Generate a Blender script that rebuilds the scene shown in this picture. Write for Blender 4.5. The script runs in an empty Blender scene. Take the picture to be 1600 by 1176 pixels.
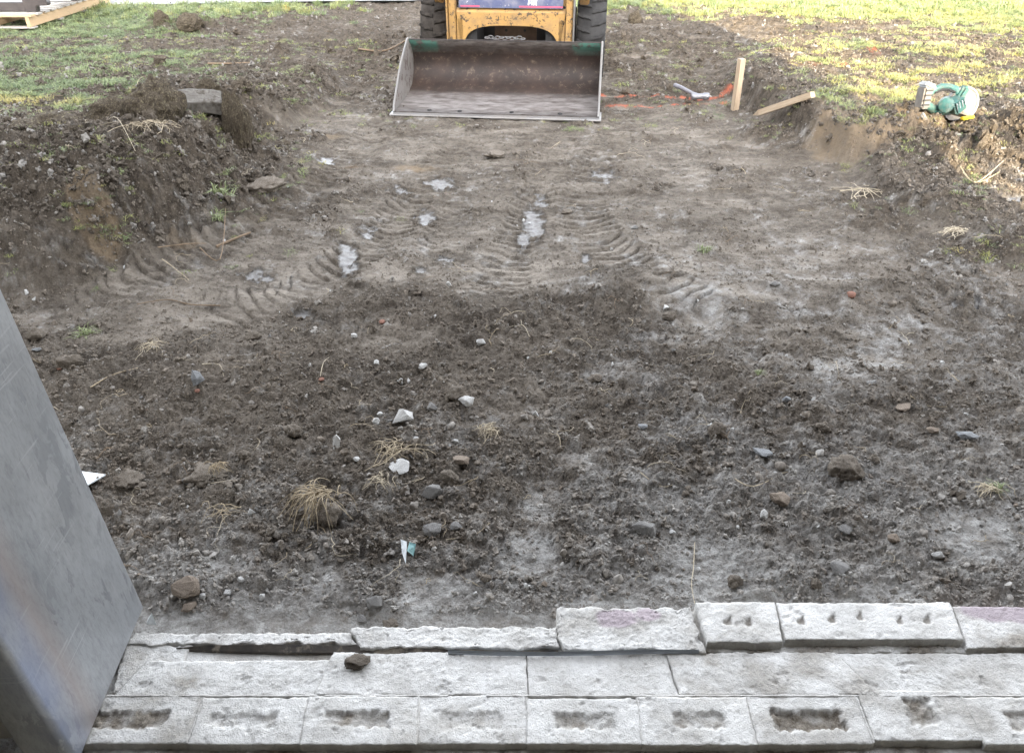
import bpy, bmesh, math, random
import numpy as np
from mathutils import Vector, Matrix, Euler, noise as mn

S = bpy.context.scene
COL = S.collection
R = math.radians
random.seed(7)
rng = np.random.default_rng(7)

# ------------------------------------------------------------------ camera
CAM_H, PITCH, FPX = 1.5, 33.0, 1200.0          # metres above the dirt, degrees down, focal length in photo pixels
cam_d = bpy.data.cameras.new('camera'); cam = bpy.data.objects.new('camera', cam_d); COL.objects.link(cam)
cam.location = (0, 0, CAM_H); cam.rotation_euler = (R(90 - PITCH), 0, 0)
cam_d.sensor_width = 36; cam_d.lens = 27.0; cam_d.clip_start = 0.05; cam_d.clip_end = 2000
S.camera = cam

# ------------------------------------------------------------------ light
SUN_EL, SUN_TX, SUN_TY = 25.0, -0.09, 0.99      # elevation; horizontal direction the light travels
wd = bpy.data.worlds.new('World'); S.world = wd; wd.use_nodes = True
nt = wd.node_tree; nt.nodes.clear()
sky = nt.nodes.new('ShaderNodeTexSky'); sky.sky_type = 'NISHITA'; sky.sun_disc = False
sky.sun_elevation = R(SUN_EL)
sky.sun_rotation = math.atan2(-SUN_TX, -SUN_TY)
sky.air_density = 1.0; sky.dust_density = 3.0; sky.ozone_density = 1.0
hs = nt.nodes.new('ShaderNodeHueSaturation'); hs.inputs['Saturation'].default_value = 0.25
bg = nt.nodes.new('ShaderNodeBackground'); bg.inputs['Strength'].default_value = 0.15
wo = nt.nodes.new('ShaderNodeOutputWorld')
nt.links.new(sky.outputs[0], hs.inputs['Color']); nt.links.new(hs.outputs[0], bg.inputs[0]); nt.links.new(bg.outputs[0], wo.inputs[0])
sl = bpy.data.lights.new('sun', 'SUN'); sl.energy = 2.0; sl.angle = R(0.5); sl.color = (1.0, 0.82, 0.52)
so = bpy.data.objects.new('sun', sl); COL.objects.link(so)
c_ = math.cos(R(SUN_EL)); k_ = math.hypot(SUN_TX, SUN_TY)
so.rotation_euler = Vector((SUN_TX / k_ * c_, SUN_TY / k_ * c_, -math.sin(R(SUN_EL)))).to_track_quat('-Z', 'Y').to_euler()
so.location = (4, -10, 12)
vs = S.view_settings
vs.view_transform = 'Standard'; vs.look = 'None'; vs.gamma = 1.0; vs.use_curve_mapping = False
vs.exposure = 3.35

# ------------------------------------------------------------------ map between the plan of the site and the photograph
_s, _c = math.sin(R(PITCH)), math.cos(R(PITCH))
def G(px, py, z=0.0):
    a = (px - 800) / FPX; b = (588 - py) / FPX
    dy = _c + b * _s; dz = -_s + b * _c
    t = (z - CAM_H) / dz
    return a * t, dy * t
def P(x, y, z=0.05):
    dep = y * _c + (CAM_H - z) * _s
    dep = np.where(dep < 0.2, 0.2, dep)
    up = y * _s - (CAM_H - z) * _c
    return 800 + FPX * x / dep, 588 - FPX * up / dep

# ------------------------------------------------------------------ noise (numpy)
def _h(ix, iy, seed):
    h = (ix.astype(np.int64) * 374761393 + iy.astype(np.int64) * 668265263 + seed * 974634777) & 0xffffffff
    h = ((h ^ (h >> 13)) * 1274126177) & 0xffffffff
    return ((h ^ (h >> 16)) & 0xffffff) / float(0x1000000)
def pn(x, y, seed=0):
    ix = np.floor(x); iy = np.floor(y); fx = x - ix; fy = y - iy
    u = fx * fx * fx * (fx * (fx * 6 - 15) + 10); v = fy * fy * fy * (fy * (fy * 6 - 15) + 10)
    def g(ox, oy):
        a = _h(ix + ox, iy + oy, seed) * 6.2831853
        return np.cos(a) * (fx - ox) + np.sin(a) * (fy - oy)
    n0 = g(0, 0); n1 = g(1, 0); n2 = g(0, 1); n3 = g(1, 1)
    return ((n0 + u * (n1 - n0)) * (1 - v) + (n2 + u * (n3 - n2)) * v) * 1.41
def fbm(x, y, o=4, seed=0, gain=0.5):
    s = 0; a = 1.0; t = 0
    for i in range(o):
        s = s + a * pn(x * 2 ** i + 17.3 * i, y * 2 ** i - 9.1 * i, seed + i); t += a; a *= gain
    return s / t
def worley(x, y, seed=0):
    ix = np.floor(x); iy = np.floor(y)
    f1 = np.full(x.shape, 9.0); idv = np.zeros(x.shape); 
    for ox in (-1, 0, 1):
        for oy in (-1, 0, 1):
            cx = ix + ox; cy = iy + oy
            d = np.hypot(cx + _h(cx, cy, seed) - x, cy + _h(cx, cy, seed + 5) - y)
            m = d < f1
            f1 = np.where(m, d, f1); idv = np.where(m, _h(cx, cy, seed + 11), idv)
    return f1, idv
def ss(a, b, x):
    t = np.clip((x - a) / (b - a), 0, 1); return t * t * (3 - 2 * t)
def polyd(x, y, pts):
    """distance to a polyline, arc length along it and signed side"""
    best = np.full(x.shape, 1e9); arc = np.zeros(x.shape); side = np.zeros(x.shape); L = 0
    for (ax, ay), (bx, by) in zip(pts[:-1], pts[1:]):
        ex, ey = bx - ax, by - ay; l = math.hypot(ex, ey)
        t = np.clip(((x - ax) * ex + (y - ay) * ey) / (l * l), 0, 1)
        dx = x - ax - t * ex; dy = y - ay - t * ey
        d = np.hypot(dx, dy); m = d < best
        best = np.where(m, d, best); arc = np.where(m, L + t * l, arc)
        side = np.where(m, (ex * dy - ey * dx) / l, side); L += l
    return best, arc, side
def inside(x, y, poly):
    c = np.zeros(x.shape, bool)
    for (ax, ay), (bx, by) in zip(poly, poly[1:] + poly[:1]):
        if ay == by: continue
        c ^= ((ay > y) != (by > y)) & (x < (bx - ax) * (y - ay) / (by - ay) + ax)
    return c
def sdf(x, y, poly):
    d = polyd(x, y, poly + poly[:1])[0]
    return np.where(inside(x, y, poly), -d, d)
def blobs(u, v, lst):
    s = np.zeros(u.shape)
    for (cx, cy, rx, ry, w) in lst:
        s = np.maximum(s, w * np.exp(-(((u - cx) / rx) ** 2 + ((v - cy) / ry) ** 2)))
    return s

# ------------------------------------------------------------------ relief of the site
W = lambda l, z=0.0: [G(a, b, z) for a, b in l]
PIT = W([(-500, 600), (-60, 500), (110, 462), (240, 410), (330, 352), (395, 292), (430, 225), (520, 172), (560, 120)]) + \
      [(-1.7, 8.6), (-1.2, 9.6), (1.6, 9.6), (1.9, 7.6)] + \
      W([(1110, 150), (1185, 178), (1235, 228), (1318, 262), (1345, 300), (1430, 352), (1600, 448), (1900, 590)]) + [(4.6, 2.0), (6.5, 0.4), (-6, 0.4)]
LAWN_R = W([(1175, 160), (1235, 205), (1325, 246), (1435, 246), (1490, 222), (1600, 262), (1900, 330), (2600, 420)], 0.05)
LAWN_R = LAWN_R + [(30, 2.5), (40, 30), (2.5, 30), (1.9, 9)]
TRACKS = [W(l) for l in (
    [(610, 185), (555, 235), (490, 295), (400, 362), (260, 432), (90, 500)],
    [(880, 205), (855, 280), (810, 370), (765, 470)],
    [(985, 180), (950, 235), (905, 305), (925, 370), (990, 420), (1075, 485)],
    [(720, 205), (665, 290), (590, 375), (490, 450), (330, 490)],
    [(760, 200), (735, 280), (690, 360), (640, 430)])]
TW = [0.16, 0.14, 0.16, 0.15, 0.10]; TA = [1.0, 1.0, 1.0, .95, .6]

def CHK(u, v): return blobs(u, v, [(845, 770, 45, 60, 1.0), (835, 850, 60, 60, 1.1), (500, 880, 90, 40, 1.0), (360, 870, 50, 40, .7), (680, 900, 130, 50, .85), (1110, 880, 130, 50, 1.0), (1550, 810, 110, 60, .95), (1440, 900, 120, 40, .9), (1230, 930, 250, 25, .85),
        (1080, 720, 60, 40, .5), (1320, 560, 150, 40, .55), (600, 960, 350, 40, 1.0), (900, 700, 60, 40, .55), (1400, 490, 120, 20, .4), (1280, 860, 60, 40, .6), (940, 930, 100, 30, .9), (1500, 400, 100, 40, .25)])
def fields(x, y):
    u, v = P(x, y)
    wx = x + 0.10 * fbm(x * 2.2, y * 2.2, 3, 3); wy = y + 0.10 * fbm(x * 2.2, y * 2.2, 3, 9)
    sp = sdf(wx, wy, PIT); sl_ = sdf(wx, wy, LAWN_R)
    F = {'u': u, 'v': v, 'sp': sp, 'sl': sl_}
    left = x < 0
    bw = np.where(left, 0.24, 0.16) + ss(6.5, 9, y) * 1.2
    bench = ss(0.0, bw, sp)
    lawn = np.where(left, bench, 0) + np.where(left, 0, ss(0.03, -0.07 - ss(6.5, 9, y) * 1.2, sl_))
    near = ss(1.7, 2.6, y)
    zb = np.where(left, 0.15 * bench, 0.075 * bench + 0.115 * lawn) * near
    zb = zb * (1 - 0.35 * ss(6.5, 9.0, y))
    F['bench'] = bench; F['lawn'] = lawn
    # heaps
    def heap(px, py, z, rx, ry, h):
        cx, cy = G(px, py, z)
        return h * np.exp(-((((wx - cx) / rx) ** 2 + ((wy - cy) / ry) ** 2) ** 1.3))
    mound = heap(210, 290, 0.1, 0.75, 0.75, 0.17) + heap(60, 340, 0.1, 0.9, 0.5, 0.10) + heap(330, 215, 0.1, 0.5, 0.45, 0.10) \
        + heap(245, 200, 0.12, 0.28, 0.25, 0.10) + heap(370, 180, 0.1, 0.28, 0.22, 0.09) + heap(80, 215, 0.15, 0.7, 0.22, 0.05)
    moundR = heap(1530, 225, 0.15, 0.55, 0.26, 0.13) + heap(1400, 195, 0.15, 0.4, 0.12, 0.05) + heap(1225, 190, 0.1, 0.3, 0.25, 0.05) + heap(1420, 320, 0.05, 0.5, 0.18, 0.035) + heap(1585, 400, 0.04, 0.3, 0.2, 0.05)
    mud = heap(1010, 70, 0.05, 0.9, 0.8, 0.06) + heap(560, 70, 0.05, 0.9, 0.7, 0.07) + heap(1100, 50, 0.05, 1.2, 0.5, 0.05) + heap(297, 44, 0.12, 0.35, 0.3, 0.09) + heap(250, 38, 0.12, 0.2, 0.2, 0.07)
    ridge = heap(640, 470, 0, 1.4, 0.13, 0.025) + heap(1200, 470, 0, 0.9, 0.14, 0.03) + heap(990, 440, 0, 0.3, 0.14, 0.04) + heap(1380, 455, 0, 0.5, 0.08, 0.035) \
        + heap(250, 600, 0, 0.8, 0.25, 0.03) + heap(1150, 640, 0, 0.6, 0.2, 0.02) + heap(1420, 610, 0, 0.45, 0.16, 0.03)
    F['mound'] = np.clip((mound + moundR) * 9 + mud * 8, 0, 1)
    zb = zb + (1.2 * mound + moundR + mud + ridge) * near
    # how loose the soil is
    n1 = fbm(x * 1.3, y * 1.3, 4, 21)
    loose = ss(370, 540, v + n1 * 170) * (1 - 0.75 * ss(880, 985, v + n1 * 60))
    rightflat = blobs(u, v, [(1260, 330, 230, 110, 1.0), (1430, 560, 200, 90, 0.8), (1280, 240, 150, 60, 0.9), (1550, 800, 120, 70, 0.7), (1130, 880, 110, 60, 0.8), (1490, 470, 160, 40, 0.5), (830, 620, 60, 50, .5)])
    loose = loose * (1 - 0.8 * rightflat * (0.6 + 0.8 * n1))
    loose = np.maximum(loose, 0.9 * np.clip(bench, 0, 1) * ss(640, 560, v))
    loose = np.maximum(loose, F['mound'])
    loose = np.maximum(loose, 0.9 * blobs(u, v, [(640, 395, 35, 25, 1), (985, 425, 60, 30, 1), (500, 330, 40, 14, .7), (1140, 360, 30, 25, .7), (560, 440, 60, 20, 1), (760, 440, 90, 25, .9), (1180, 430, 90, 20, .8)]))
    farmud = ss(5.9, 6.8, y) * ss(-0.35, 0.25, fbm(x * 1.8, y * 2.6, 4, 23, .6))
    loose = np.maximum(loose, 0.85 * farmud)
    loose = np.maximum(loose, 0.75 * ss(0.05, 0.35, fbm(x * 2.6, y * 3.4, 5, 25, .65)) * ss(3.0, 3.6, y))
    loose = np.clip(loose + 0.45 * n1, 0, 1)
    chn = fbm(x * 3.2, y * 3.2, 4, 111, 0.6)
    loose = loose * (1 - 0.65 * ss(0.35, 0.9, CHK(u, v) + 0.8 * chn))
    # tracks
    F['moist_dim'] = np.clip(np.maximum(F['mound'] * 1.1, np.maximum(0.8 * farmud * ss(6.0, 6.6, y), np.maximum(0.75 * bench * left, blobs(u, v, [(1540, 250, 150, 50, .95), (1400, 310, 100, 24, .7), (1540, 390, 90, 30, .8), (1250, 200, 50, 25, .9), (1540, 500, 80, 60, .5)])))) * ss(-.45, .1, fbm(x * 3, y * 3, 4, 27, .65)) + 0.35 * ss(.1, .4, n1) + (.62 * ss(430, 300, v) + .55 * ss(200, 130, v)) * ss(-.5, .2, fbm(x * 2.1, y * 4.5, 6, 29, .72)), 0, 1)  # damp soil, plus darkening with distance that paints in the falloff of light
    trk = np.zeros(x.shape); ztr = np.zeros(x.shape)
    tx = x + 0.03 * pn(x * 5, y * 5, 31); ty = y + 0.03 * pn(x * 5, y * 5, 32)
    for pts, w, ta in zip(TRACKS, TW, TA):
        d, arc, side = polyd(tx, ty, pts)
        m = ss(w, w * 0.80, d) * ss(0, 0.25, arc) * ta * (0.66 + 0.45 * ss(-.35, .15, fbm(x * 3.1, y * 3.1, 4, 36, .6)))
        ph = arc / 0.064 + 0.9 * (np.abs(side) / w) ** 1.5 + 0.5 * pn(x * 6, y * 6, 33)
        r_ = ph - np.floor(ph)
        saw = np.where(r_ < 0.8, r_ / 0.8, (1 - r_) / 0.2) * .45 + .3 - .75 * np.exp(-((r_ - .9) / .085) ** 2)
        zt = -0.012 + 0.019 * saw * (0.55 + 0.7 * np.clip(0.6 + fbm(x * 3, y * 3, 2, 34), 0, 1)) + 0.012 * ss(w * 0.7, w, d) 
        mm = m * (1 - 0.35 * ss(0.5, 0.9, loose))
        ztr = np.where(mm > trk, zt * mm, ztr); trk = np.maximum(trk, mm)
    F['trk'] = trk

    loose = loose * (1 - 0.88 * trk)
    F['loose'] = loose
    wet = blobs(u, v, [(541, 392, 16, 24, 1.1), (833, 335, 16, 26, 1.15), (818, 362, 12, 14, 1.1), (690, 276, 26, 10, 1.0), (663, 325, 16, 14, .9), (916, 388, 9, 7, 1), (1522, 306, 14, 9, 1.1),
        (1588, 325, 22, 9, 1), (510, 243, 16, 9, .85), (945, 262, 26, 14, .62), (845, 300, 12, 12, .7), (470, 480, 22, 7, .8), (400, 418, 30, 8, .75), (700, 385, 26, 9, .6), (1495, 465, 14, 8, .75), (1530, 462, 9, 8, .75), (620, 285, 26, 7, .6), (575, 350, 20, 12, .7), (655, 410, 12, 7, .7)])
    wn = fbm(x * 17, y * 12, 5, 41, 0.7)
    F['wet'] = 0.75 * ss(0.30, 0.62, wet * 0.9 + 1.0 * wn * ss(0.02, 0.3, wet))
    rim = ss(0.05, 0.25, wet + .3 * wn * (wet > .02))
    F['moist_dim'] = np.maximum(F['moist_dim'], .85 * rim)
    z = zb + ztr
    z = z + 0.022 * fbm(x * 1.7, y * 1.7, 3, 51) * near + 0.008 * fbm(x * 7, y * 7, 3, 52)
    # lumps of soil in three sizes
    for fr, amp, th, sd in ((10.0, 0.020, 0.66, 61), (24.0, 0.0110, 0.50, 67), (52.0, 0.0070, 0.3, 73), (105.0, 0.0042, 0.2, 79)):
        qx = x * fr + 0.35 * pn(x * fr * 1.3, y * fr * 1.3, sd + 1); qy = y * fr + 0.35 * pn(x * fr * 1.3, y * fr * 1.3, sd + 2)
        f1, idv = worley(qx, qy, sd)
        dome = np.sqrt(np.clip(1 - (f1 / (0.35 + 0.33 * idv)) ** 2, 0, 1)) * (idv > th * (1.25 - 0.75 * loose))
        z = z + amp * dome * (0.12 + 0.88 * loose) * (0.5 + 0.5 * idv)
    z = z + 0.011 * np.abs(fbm(x * 16, y * 16, 4, 85, 0.6)) * loose
    z = z + (0.0028 + 0.004 * loose) * fbm(x * 45, y * 45, 3, 91, 0.7)
    # torn ragged relief of loose and wet soil
    z = z + (0.020 + 0.030 * ss(3, 6, y)) * np.abs(fbm(x * 5.5, y * 8, 4, 105, 0.62)) * (0.15 + 0.85 * loose)
    z = z + (0.19 * np.abs(fbm(x * 3.4, y * 4.0, 5, 107, 0.68)) - .03) * F['mound']
    z = z + 0.06 * np.abs(fbm(x * 8, y * 9, 4, 108, 0.68)) * F['mound'] * ss(3.0, 4.0, y)
    z = z + (0.008 + 0.012 * ss(2.8, 4.5, y)) * np.abs(fbm(x * 11 + 2 * y, y * 24, 4, 109, 0.68)) * (1 - loose) * (1 - 0.5 * trk)
    # shallow cracks and plates on the scraped part
    f1, idv = worley(x * 26 + pn(x * 20, y * 20, 95), y * 18 + pn(x * 20, y * 20, 96), 97)
    z = z + 0.004 * (idv - 0.5) * (1 - loose) * (1 - F['wet'])
    # dark torn strata across the far mud
    z = z + 0.03 * np.abs(fbm(x * 3.0, y * 9.0, 4, 99)) * F['mound'] * ss(5.0, 6.0, y)
    z = z + 0.018 * np.abs(fbm(x * 2.0, y * 7.0, 3, 103)) * ss(6.0, 7.5, y)
    z = np.where(F['wet'] > 0, z * (1 - F['wet']) + F['wet'] * (zb + 0.022 * fbm(x * 1.7, y * 1.7, 3, 51) - 0.006 + 0.003 * wn), z)
    # under the slab and the building
    z = z * ss(1.12, 1.35, y) + (-0.02) * ss(1.30, 1.14, y) - 0.10 * ss(1.16, 1.12, y)
    F['z'] = z
    # colours
    ch = CHK(u, v); _unused = ([(845, 770, 45, 60, 1.0), (835, 850, 60, 60, 1.1), (500, 880, 90, 40, 1.0), (360, 870, 50, 40, .7), (680, 900, 130, 50, .85), (1110, 880, 130, 50, 1.0), (1550, 810, 110, 60, .95), (1440, 900, 120, 40, .9), (1230, 930, 250, 25, .85),
        (1080, 720, 60, 40, .5), (1320, 560, 150, 40, .55), (600, 960, 350, 30, .95), (900, 700, 60, 40, .55), (1400, 490, 120, 20, .4), (1280, 860, 60, 40, .6), (940, 930, 100, 30, .9), (1500, 400, 100, 40, .25)])
    dust = np.clip(.10 + .30 * ss(700, 1100, u) * ss(300, 520, v) + .36 * ss(560, 800, v) + .42 * ss(800, 930, v) + .05 * ss(180, 330, v) * ss(520, 420, v), 0, .95)
    F['chalk'] = np.clip(ss(0.20, 0.95, np.maximum(ch * .95, dust) + 0.60 * chn + 0.95 * fbm(x * 15, y * 15, 6, 113, 0.75)) * (1 - 0.28 * ss(0.45, 0.85, loose)), 0, 1)
    cl = blobs(u, v, [(1370, 220, 100, 30, 1.5), (1290, 205, 30, 14, .8), (165, 396, 32, 19, 1.5), (285, 385, 40, 14, .6), (640, 252, 60, 9, .75), (510, 205, 50, 7, .7), (560, 250, 40, 9, .5), (220, 380, 60, 20, .2)])  # tan clay; the right-bank blob also holds its sunlit glow as colour
    F['clay'] = ss(0.35, 0.7, cl + 0.30 * fbm(x * 6, y * 6, 4, 121))
    pa = np.zeros(x.shape)
    for l in ([(935, 151), (1010, 153), (1080, 158), (1145, 152)], [(945, 166), (1010, 167), (1110, 165), (1140, 163)]):
        d, arc, side = polyd(x + 0.03 * pn(x * 8, y * 8, 5), y + 0.03 * pn(x * 8, y * 8, 6), W(l))
        pa = np.maximum(pa, ss(0.055, 0.01, d))
    pa = np.maximum(pa, blobs(u, v, [(1358, 105, 12, 8, .9), (1300, 132, 40, 3, .5)]))
    F['paint'] = pa * ss(-0.15, 0.2, fbm(x * 13, y * 7, 4, 131, 0.6))
    # grass cover
    g = np.maximum(ss(0.25, 0.6, sp) * left, ss(-0.02, -0.35, sl_) * (~left))
    g = np.maximum(g, ss(6.6, 8.5, y))
    bare = blobs(u, v, [(1240, 75, 60, 14, .6), (1400, 80, 70, 10, .55), (1280, 150, 60, 9, .5), (1420, 130, 60, 8, .45), (1560, 95, 60, 8, .5), (1560, 180, 50, 8, .5), (700, 20, 400, 18, .3), (560, 75, 230, 42, 1.1), (300, 85, 190, 12, .8), (90, 80, 120, 8, .5), (620, 40, 90, 14, .9), (150, 130, 160, 6, .45), (60, 105, 100, 5, .5), (1010, 80, 110, 60, 1.1), (1110, 60, 130, 30, .8), (1150, 120, 90, 22, .7), (480, 120, 160, 45, 1.0), (240, 130, 200, 9, .5), (300, 44, 28, 9, 1.1), (250, 40, 12, 5, .8),
        (1320, 60, 140, 14, .55), (1330, 115, 60, 10, .5), (1500, 80, 100, 12, .5), (1590, 125, 70, 9, .6), (1180, 150, 60, 30, .9), (1530, 215, 120, 14, 1.2), (1560, 245, 110, 26, 1.3), (1450, 290, 200, 30, 1.3), (200, 250, 220, 45, .85), (60, 350, 240, 70, .9), (350, 190, 110, 40, 1.0), (700, 60, 200, 90, 1)])
    gn = fbm(x * 2.4, y * 4.0, 6, 141, 0.72) * 1.6
    bare = bare + .24 * ss(1.2, 2.0, x) * ss(9.8, 7.5, y) + .06 * ss(-1.5, -2.5, x) * ss(9.0, 7.0, y)
    F['grass'] = np.clip(g * ss(-0.10, 0.35, 0.30 - bare + 0.75 * gn), 0, 1)
    return F
def HZ(x, y):
    x = np.atleast_1d(np.asarray(x, float)); y = np.atleast_1d(np.asarray(y, float))
    return fields(x, y)['z']
def at(px, py, z=None):
    """point of the ground seen at a pixel"""
    zz = 0.0 if z is None else z
    for _ in range(4):
        x, y = G(px, py, zz); zz = float(HZ(x, y)[0])
    return Vector((x, y, zz))

# ------------------------------------------------------------------ object helpers
def mesh_np(name, V, Q, attrs=None, smooth=True):
    me = bpy.data.meshes.new(name); V = np.asarray(V, np.float32); Q = np.asarray(Q, np.int32)
    me.vertices.add(len(V)); me.vertices.foreach_set('co', V.ravel())
    n = Q.shape[1]
    me.loops.add(Q.size); me.loops.foreach_set('vertex_index', Q.ravel())
    me.polygons.add(len(Q)); me.polygons.foreach_set('loop_start', np.arange(0, Q.size, n, dtype=np.int32))
    me.polygons.foreach_set('loop_total', np.full(len(Q), n, np.int32))
    if smooth: me.polygons.foreach_set('use_smooth', np.ones(len(Q), bool))
    for k, a in (attrs or {}).items():
        at_ = me.attributes.new(k, 'FLOAT', 'POINT'); at_.data.foreach_set('value', np.asarray(a, np.float32).ravel())
    me.update(calc_edges=True); me.validate()
    return me
def link(name, me, mat=None, parent=None, loc=None, rot=None, scale=None):
    o = bpy.data.objects.new(name, me); COL.objects.link(o)
    if mat is not None and len(me.materials) == 0: me.materials.append(mat)
    if parent is not None: o.parent = parent
    if loc is not None: o.location = loc
    if rot is not None: o.rotation_euler = rot
    if scale is not None: o.scale = scale
    return o
def tag(o, label=None, cat=None, group=None, kind=None):
    for k, v in (('label', label), ('category', cat), ('group', group), ('kind', kind)):
        if v: o[k] = v
    return o
def empty(name, loc, rot=(0, 0, 0)):
    o = bpy.data.objects.new(name, None); COL.objects.link(o); o.location = loc; o.rotation_euler = rot; o.empty_display_size = 0.1
    return o
class MB:
    def __init__(s): s.v = []; s.f = []
    def add(s, V, F):
        n = len(s.v); s.v += [tuple(p) for p in V]; s.f += [tuple(i + n for i in f) for f in F]; return s
    def box(s, c, d, rot=(0, 0, 0)):
        M = Euler(rot).to_matrix(); V = [Vector(c) + M @ Vector((a * d[0] / 2, b * d[1] / 2, e * d[2] / 2)) for a in (-1, 1) for b in (-1, 1) for e in (-1, 1)]
        return s.add(V, [(0, 1, 3, 2), (4, 6, 7, 5), (0, 4, 5, 1), (2, 3, 7, 6), (0, 2, 6, 4), (1, 5, 7, 3)])
    def prism(s, pts, axis, a, b):
        """closed outline in the two other axes, extruded from a to b along axis"""
        def p3(q, t): l = list(q); l.insert(axis, t); return l
        n = len(pts); V = [p3(q, a) for q in pts] + [p3(q, b) for q in pts]
        F = [tuple(range(n)), tuple(reversed(range(n, 2 * n)))] + [(i, i + n, (i + 1) % n + n, (i + 1) % n) for i in range(n)]
        return s.add(V, F)
    def tube(s, pts, r, seg=8, caps=True):
        pts = [Vector(p) for p in pts]; n = len(pts); rs = r if isinstance(r, (list, tuple)) else [r] * n
        V = []; up = None
        for i, p in enumerate(pts):
            t = (pts[min(i + 1, n - 1)] - pts[max(i - 1, 0)]).normalized()
            if up is None: up = t.orthogonal().normalized()
            up = (up - t * up.dot(t)); up = up.normalized() if up.length > 1e-6 else t.orthogonal().normalized()
            w = t.cross(up)
            for k in range(seg):
                a = 6.2831853 * k / seg; V.append(p + (up * math.cos(a) + w * math.sin(a)) * rs[i])
        F = [(i * seg + k, i * seg + (k + 1) % seg, (i + 1) * seg + (k + 1) % seg, (i + 1) * seg + k) for i in range(n - 1) for k in range(seg)]
        if caps: F += [tuple(reversed(range(seg))), tuple(range((n - 1) * seg, n * seg))]
        return s.add(V, F)
    def lathe(s, prof, axis=0, seg=32, c=(0, 0, 0)):
        """profile of (along, radius) turned about an axis"""
        V = []
        for (a, r) in prof:
            for k in range(seg):
                t = 6.2831853 * k / seg; l = [r * math.cos(t), r * math.sin(t)]; l.insert(axis, a); V.append([l[i] + c[i] for i in range(3)])
        F = [(i * seg + k, i * seg + (k + 1) % seg, (i + 1) * seg + (k + 1) % seg, (i + 1) * seg + k) for i in range(len(prof) - 1) for k in range(seg)]
        return s.add(V, F)
    def mesh(s, name, smooth=False, bevel=0, noise=0, nscale=30):
        me = bpy.data.meshes.new(name); me.from_pydata(s.v, [], s.f)
        bm = bmesh.new(); bm.from_mesh(me); bmesh.ops.recalc_face_normals(bm, faces=bm.faces)
        if bevel:
            es = [e for e in bm.edges if len(e.link_faces) == 2 and e.calc_face_angle(0) > 0.6]
            bmesh.ops.bevel(bm, geom=es, offset=bevel, segments=2, affect='EDGES', clamp_overlap=True)
        if noise:
            for v in bm.verts: v.co += Vector(mn.noise_vector(v.co * nscale)) * noise
        for f in bm.faces: f.smooth = smooth
        bm.to_mesh(me); bm.free(); return me
    def obj(s, name, mat, parent=None, smooth=False, bevel=0, loc=None, rot=None, noise=0, nscale=30):
        o = link(name, s.mesh(name, smooth, bevel, noise, nscale), mat, parent, loc, rot)
        if smooth and bevel == 0:
            try: o.data.set_sharp_from_angle(angle=R(40))
            except Exception: pass
        return o

# ------------------------------------------------------------------ materials
def NT(name):
    m = bpy.data.materials.new(name); m.use_nodes = True; t = m.node_tree
    return m, t, t.nodes['Principled BSDF']
class N:
    """tiny node writer"""
    def __init__(s, t, coord='Object'): s.t = t; s.co = t.nodes.new('ShaderNodeTexCoord').outputs[coord]
    def L(s, a, b): s.t.links.new(a, b)
    def noise(s, scale, detail=5, rough=0.6, dist=0.0, vec=None):
        n = s.t.nodes.new('ShaderNodeTexNoise'); n.inputs['Scale'].default_value = scale; n.inputs['Detail'].default_value = detail
        n.inputs['Roughness'].default_value = rough; n.inputs['Distortion'].default_value = dist; s.L(vec or s.co, n.inputs['Vector']); return n.outputs['Fac']
    def vor(s, scale, feat='F1', out='Distance', vec=None):
        n = s.t.nodes.new('ShaderNodeTexVoronoi'); n.feature = feat; n.inputs['Scale'].default_value = scale; s.L(vec or s.co, n.inputs['Vector']); return n.outputs[out]
    def map(s, scale=(1, 1, 1), rot=(0, 0, 0)):
        n = s.t.nodes.new('ShaderNodeMapping'); n.inputs['Scale'].default_value = scale; n.inputs['Rotation'].default_value = rot; s.L(s.co, n.inputs['Vector']); return n.outputs[0]
    def ramp(s, f, stops):
        n = s.t.nodes.new('ShaderNodeValToRGB'); e = n.color_ramp.elements
        for i, (p, c) in enumerate(stops):
            q = e[i] if i < 2 else e.new(p)
            q.position = p; q.color = (c, c, c, 1) if isinstance(c, (int, float)) else (*c, 1)
        s.L(f, n.inputs[0]); return n.outputs[0]
    def val(s, f):
        return f
    def mix(s, f, a, b, mode='MIX'):
        n = s.t.nodes.new('ShaderNodeMix'); n.data_type = 'RGBA'; n.blend_type = mode
        for k, x in ((0, f), (6, a), (7, b)):
            if isinstance(x, (int, float)): n.inputs[k].default_value = x if k == 0 else (x, x, x, 1)
            elif isinstance(x, tuple): n.inputs[k].default_value = (*x, 1)
            else: s.L(x, n.inputs[k])
        return n.outputs[2]
    def math(s, op, a, b=0.0, clamp=False):
        n = s.t.nodes.new('ShaderNodeMath'); n.operation = op; n.use_clamp = clamp
        for k, x in ((0, a), (1, b)):
            if isinstance(x, (int, float)): n.inputs[k].default_value = x
            else: s.L(x, n.inputs[k])
        return n.outputs[0]
    def attr(s, name, typ='GEOMETRY'):
        n = s.t.nodes.new('ShaderNodeAttribute'); n.attribute_name = name; n.attribute_type = typ; return n.outputs['Fac']
    def bump(s, h, strength, dist, bsdf, prev=None):
        n = s.t.nodes.new('ShaderNodeBump'); n.inputs['Strength'].default_value = strength; n.inputs['Distance'].default_value = dist
        s.L(h, n.inputs['Height']); 
        if prev is not None: s.L(prev, n.inputs['Normal'])
        if bsdf is not None: s.L(n.outputs[0], bsdf.inputs['Normal'])
        return n.outputs[0]

DARK, MID, DRY, CHALK = (0.058, 0.047, 0.037), (0.200, 0.169, 0.136), (0.315, 0.276, 0.230), (0.52, 0.505, 0.48)
CLAY, STRAW = (0.28, 0.212, 0.142), (0.42, 0.34, 0.20)

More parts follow.
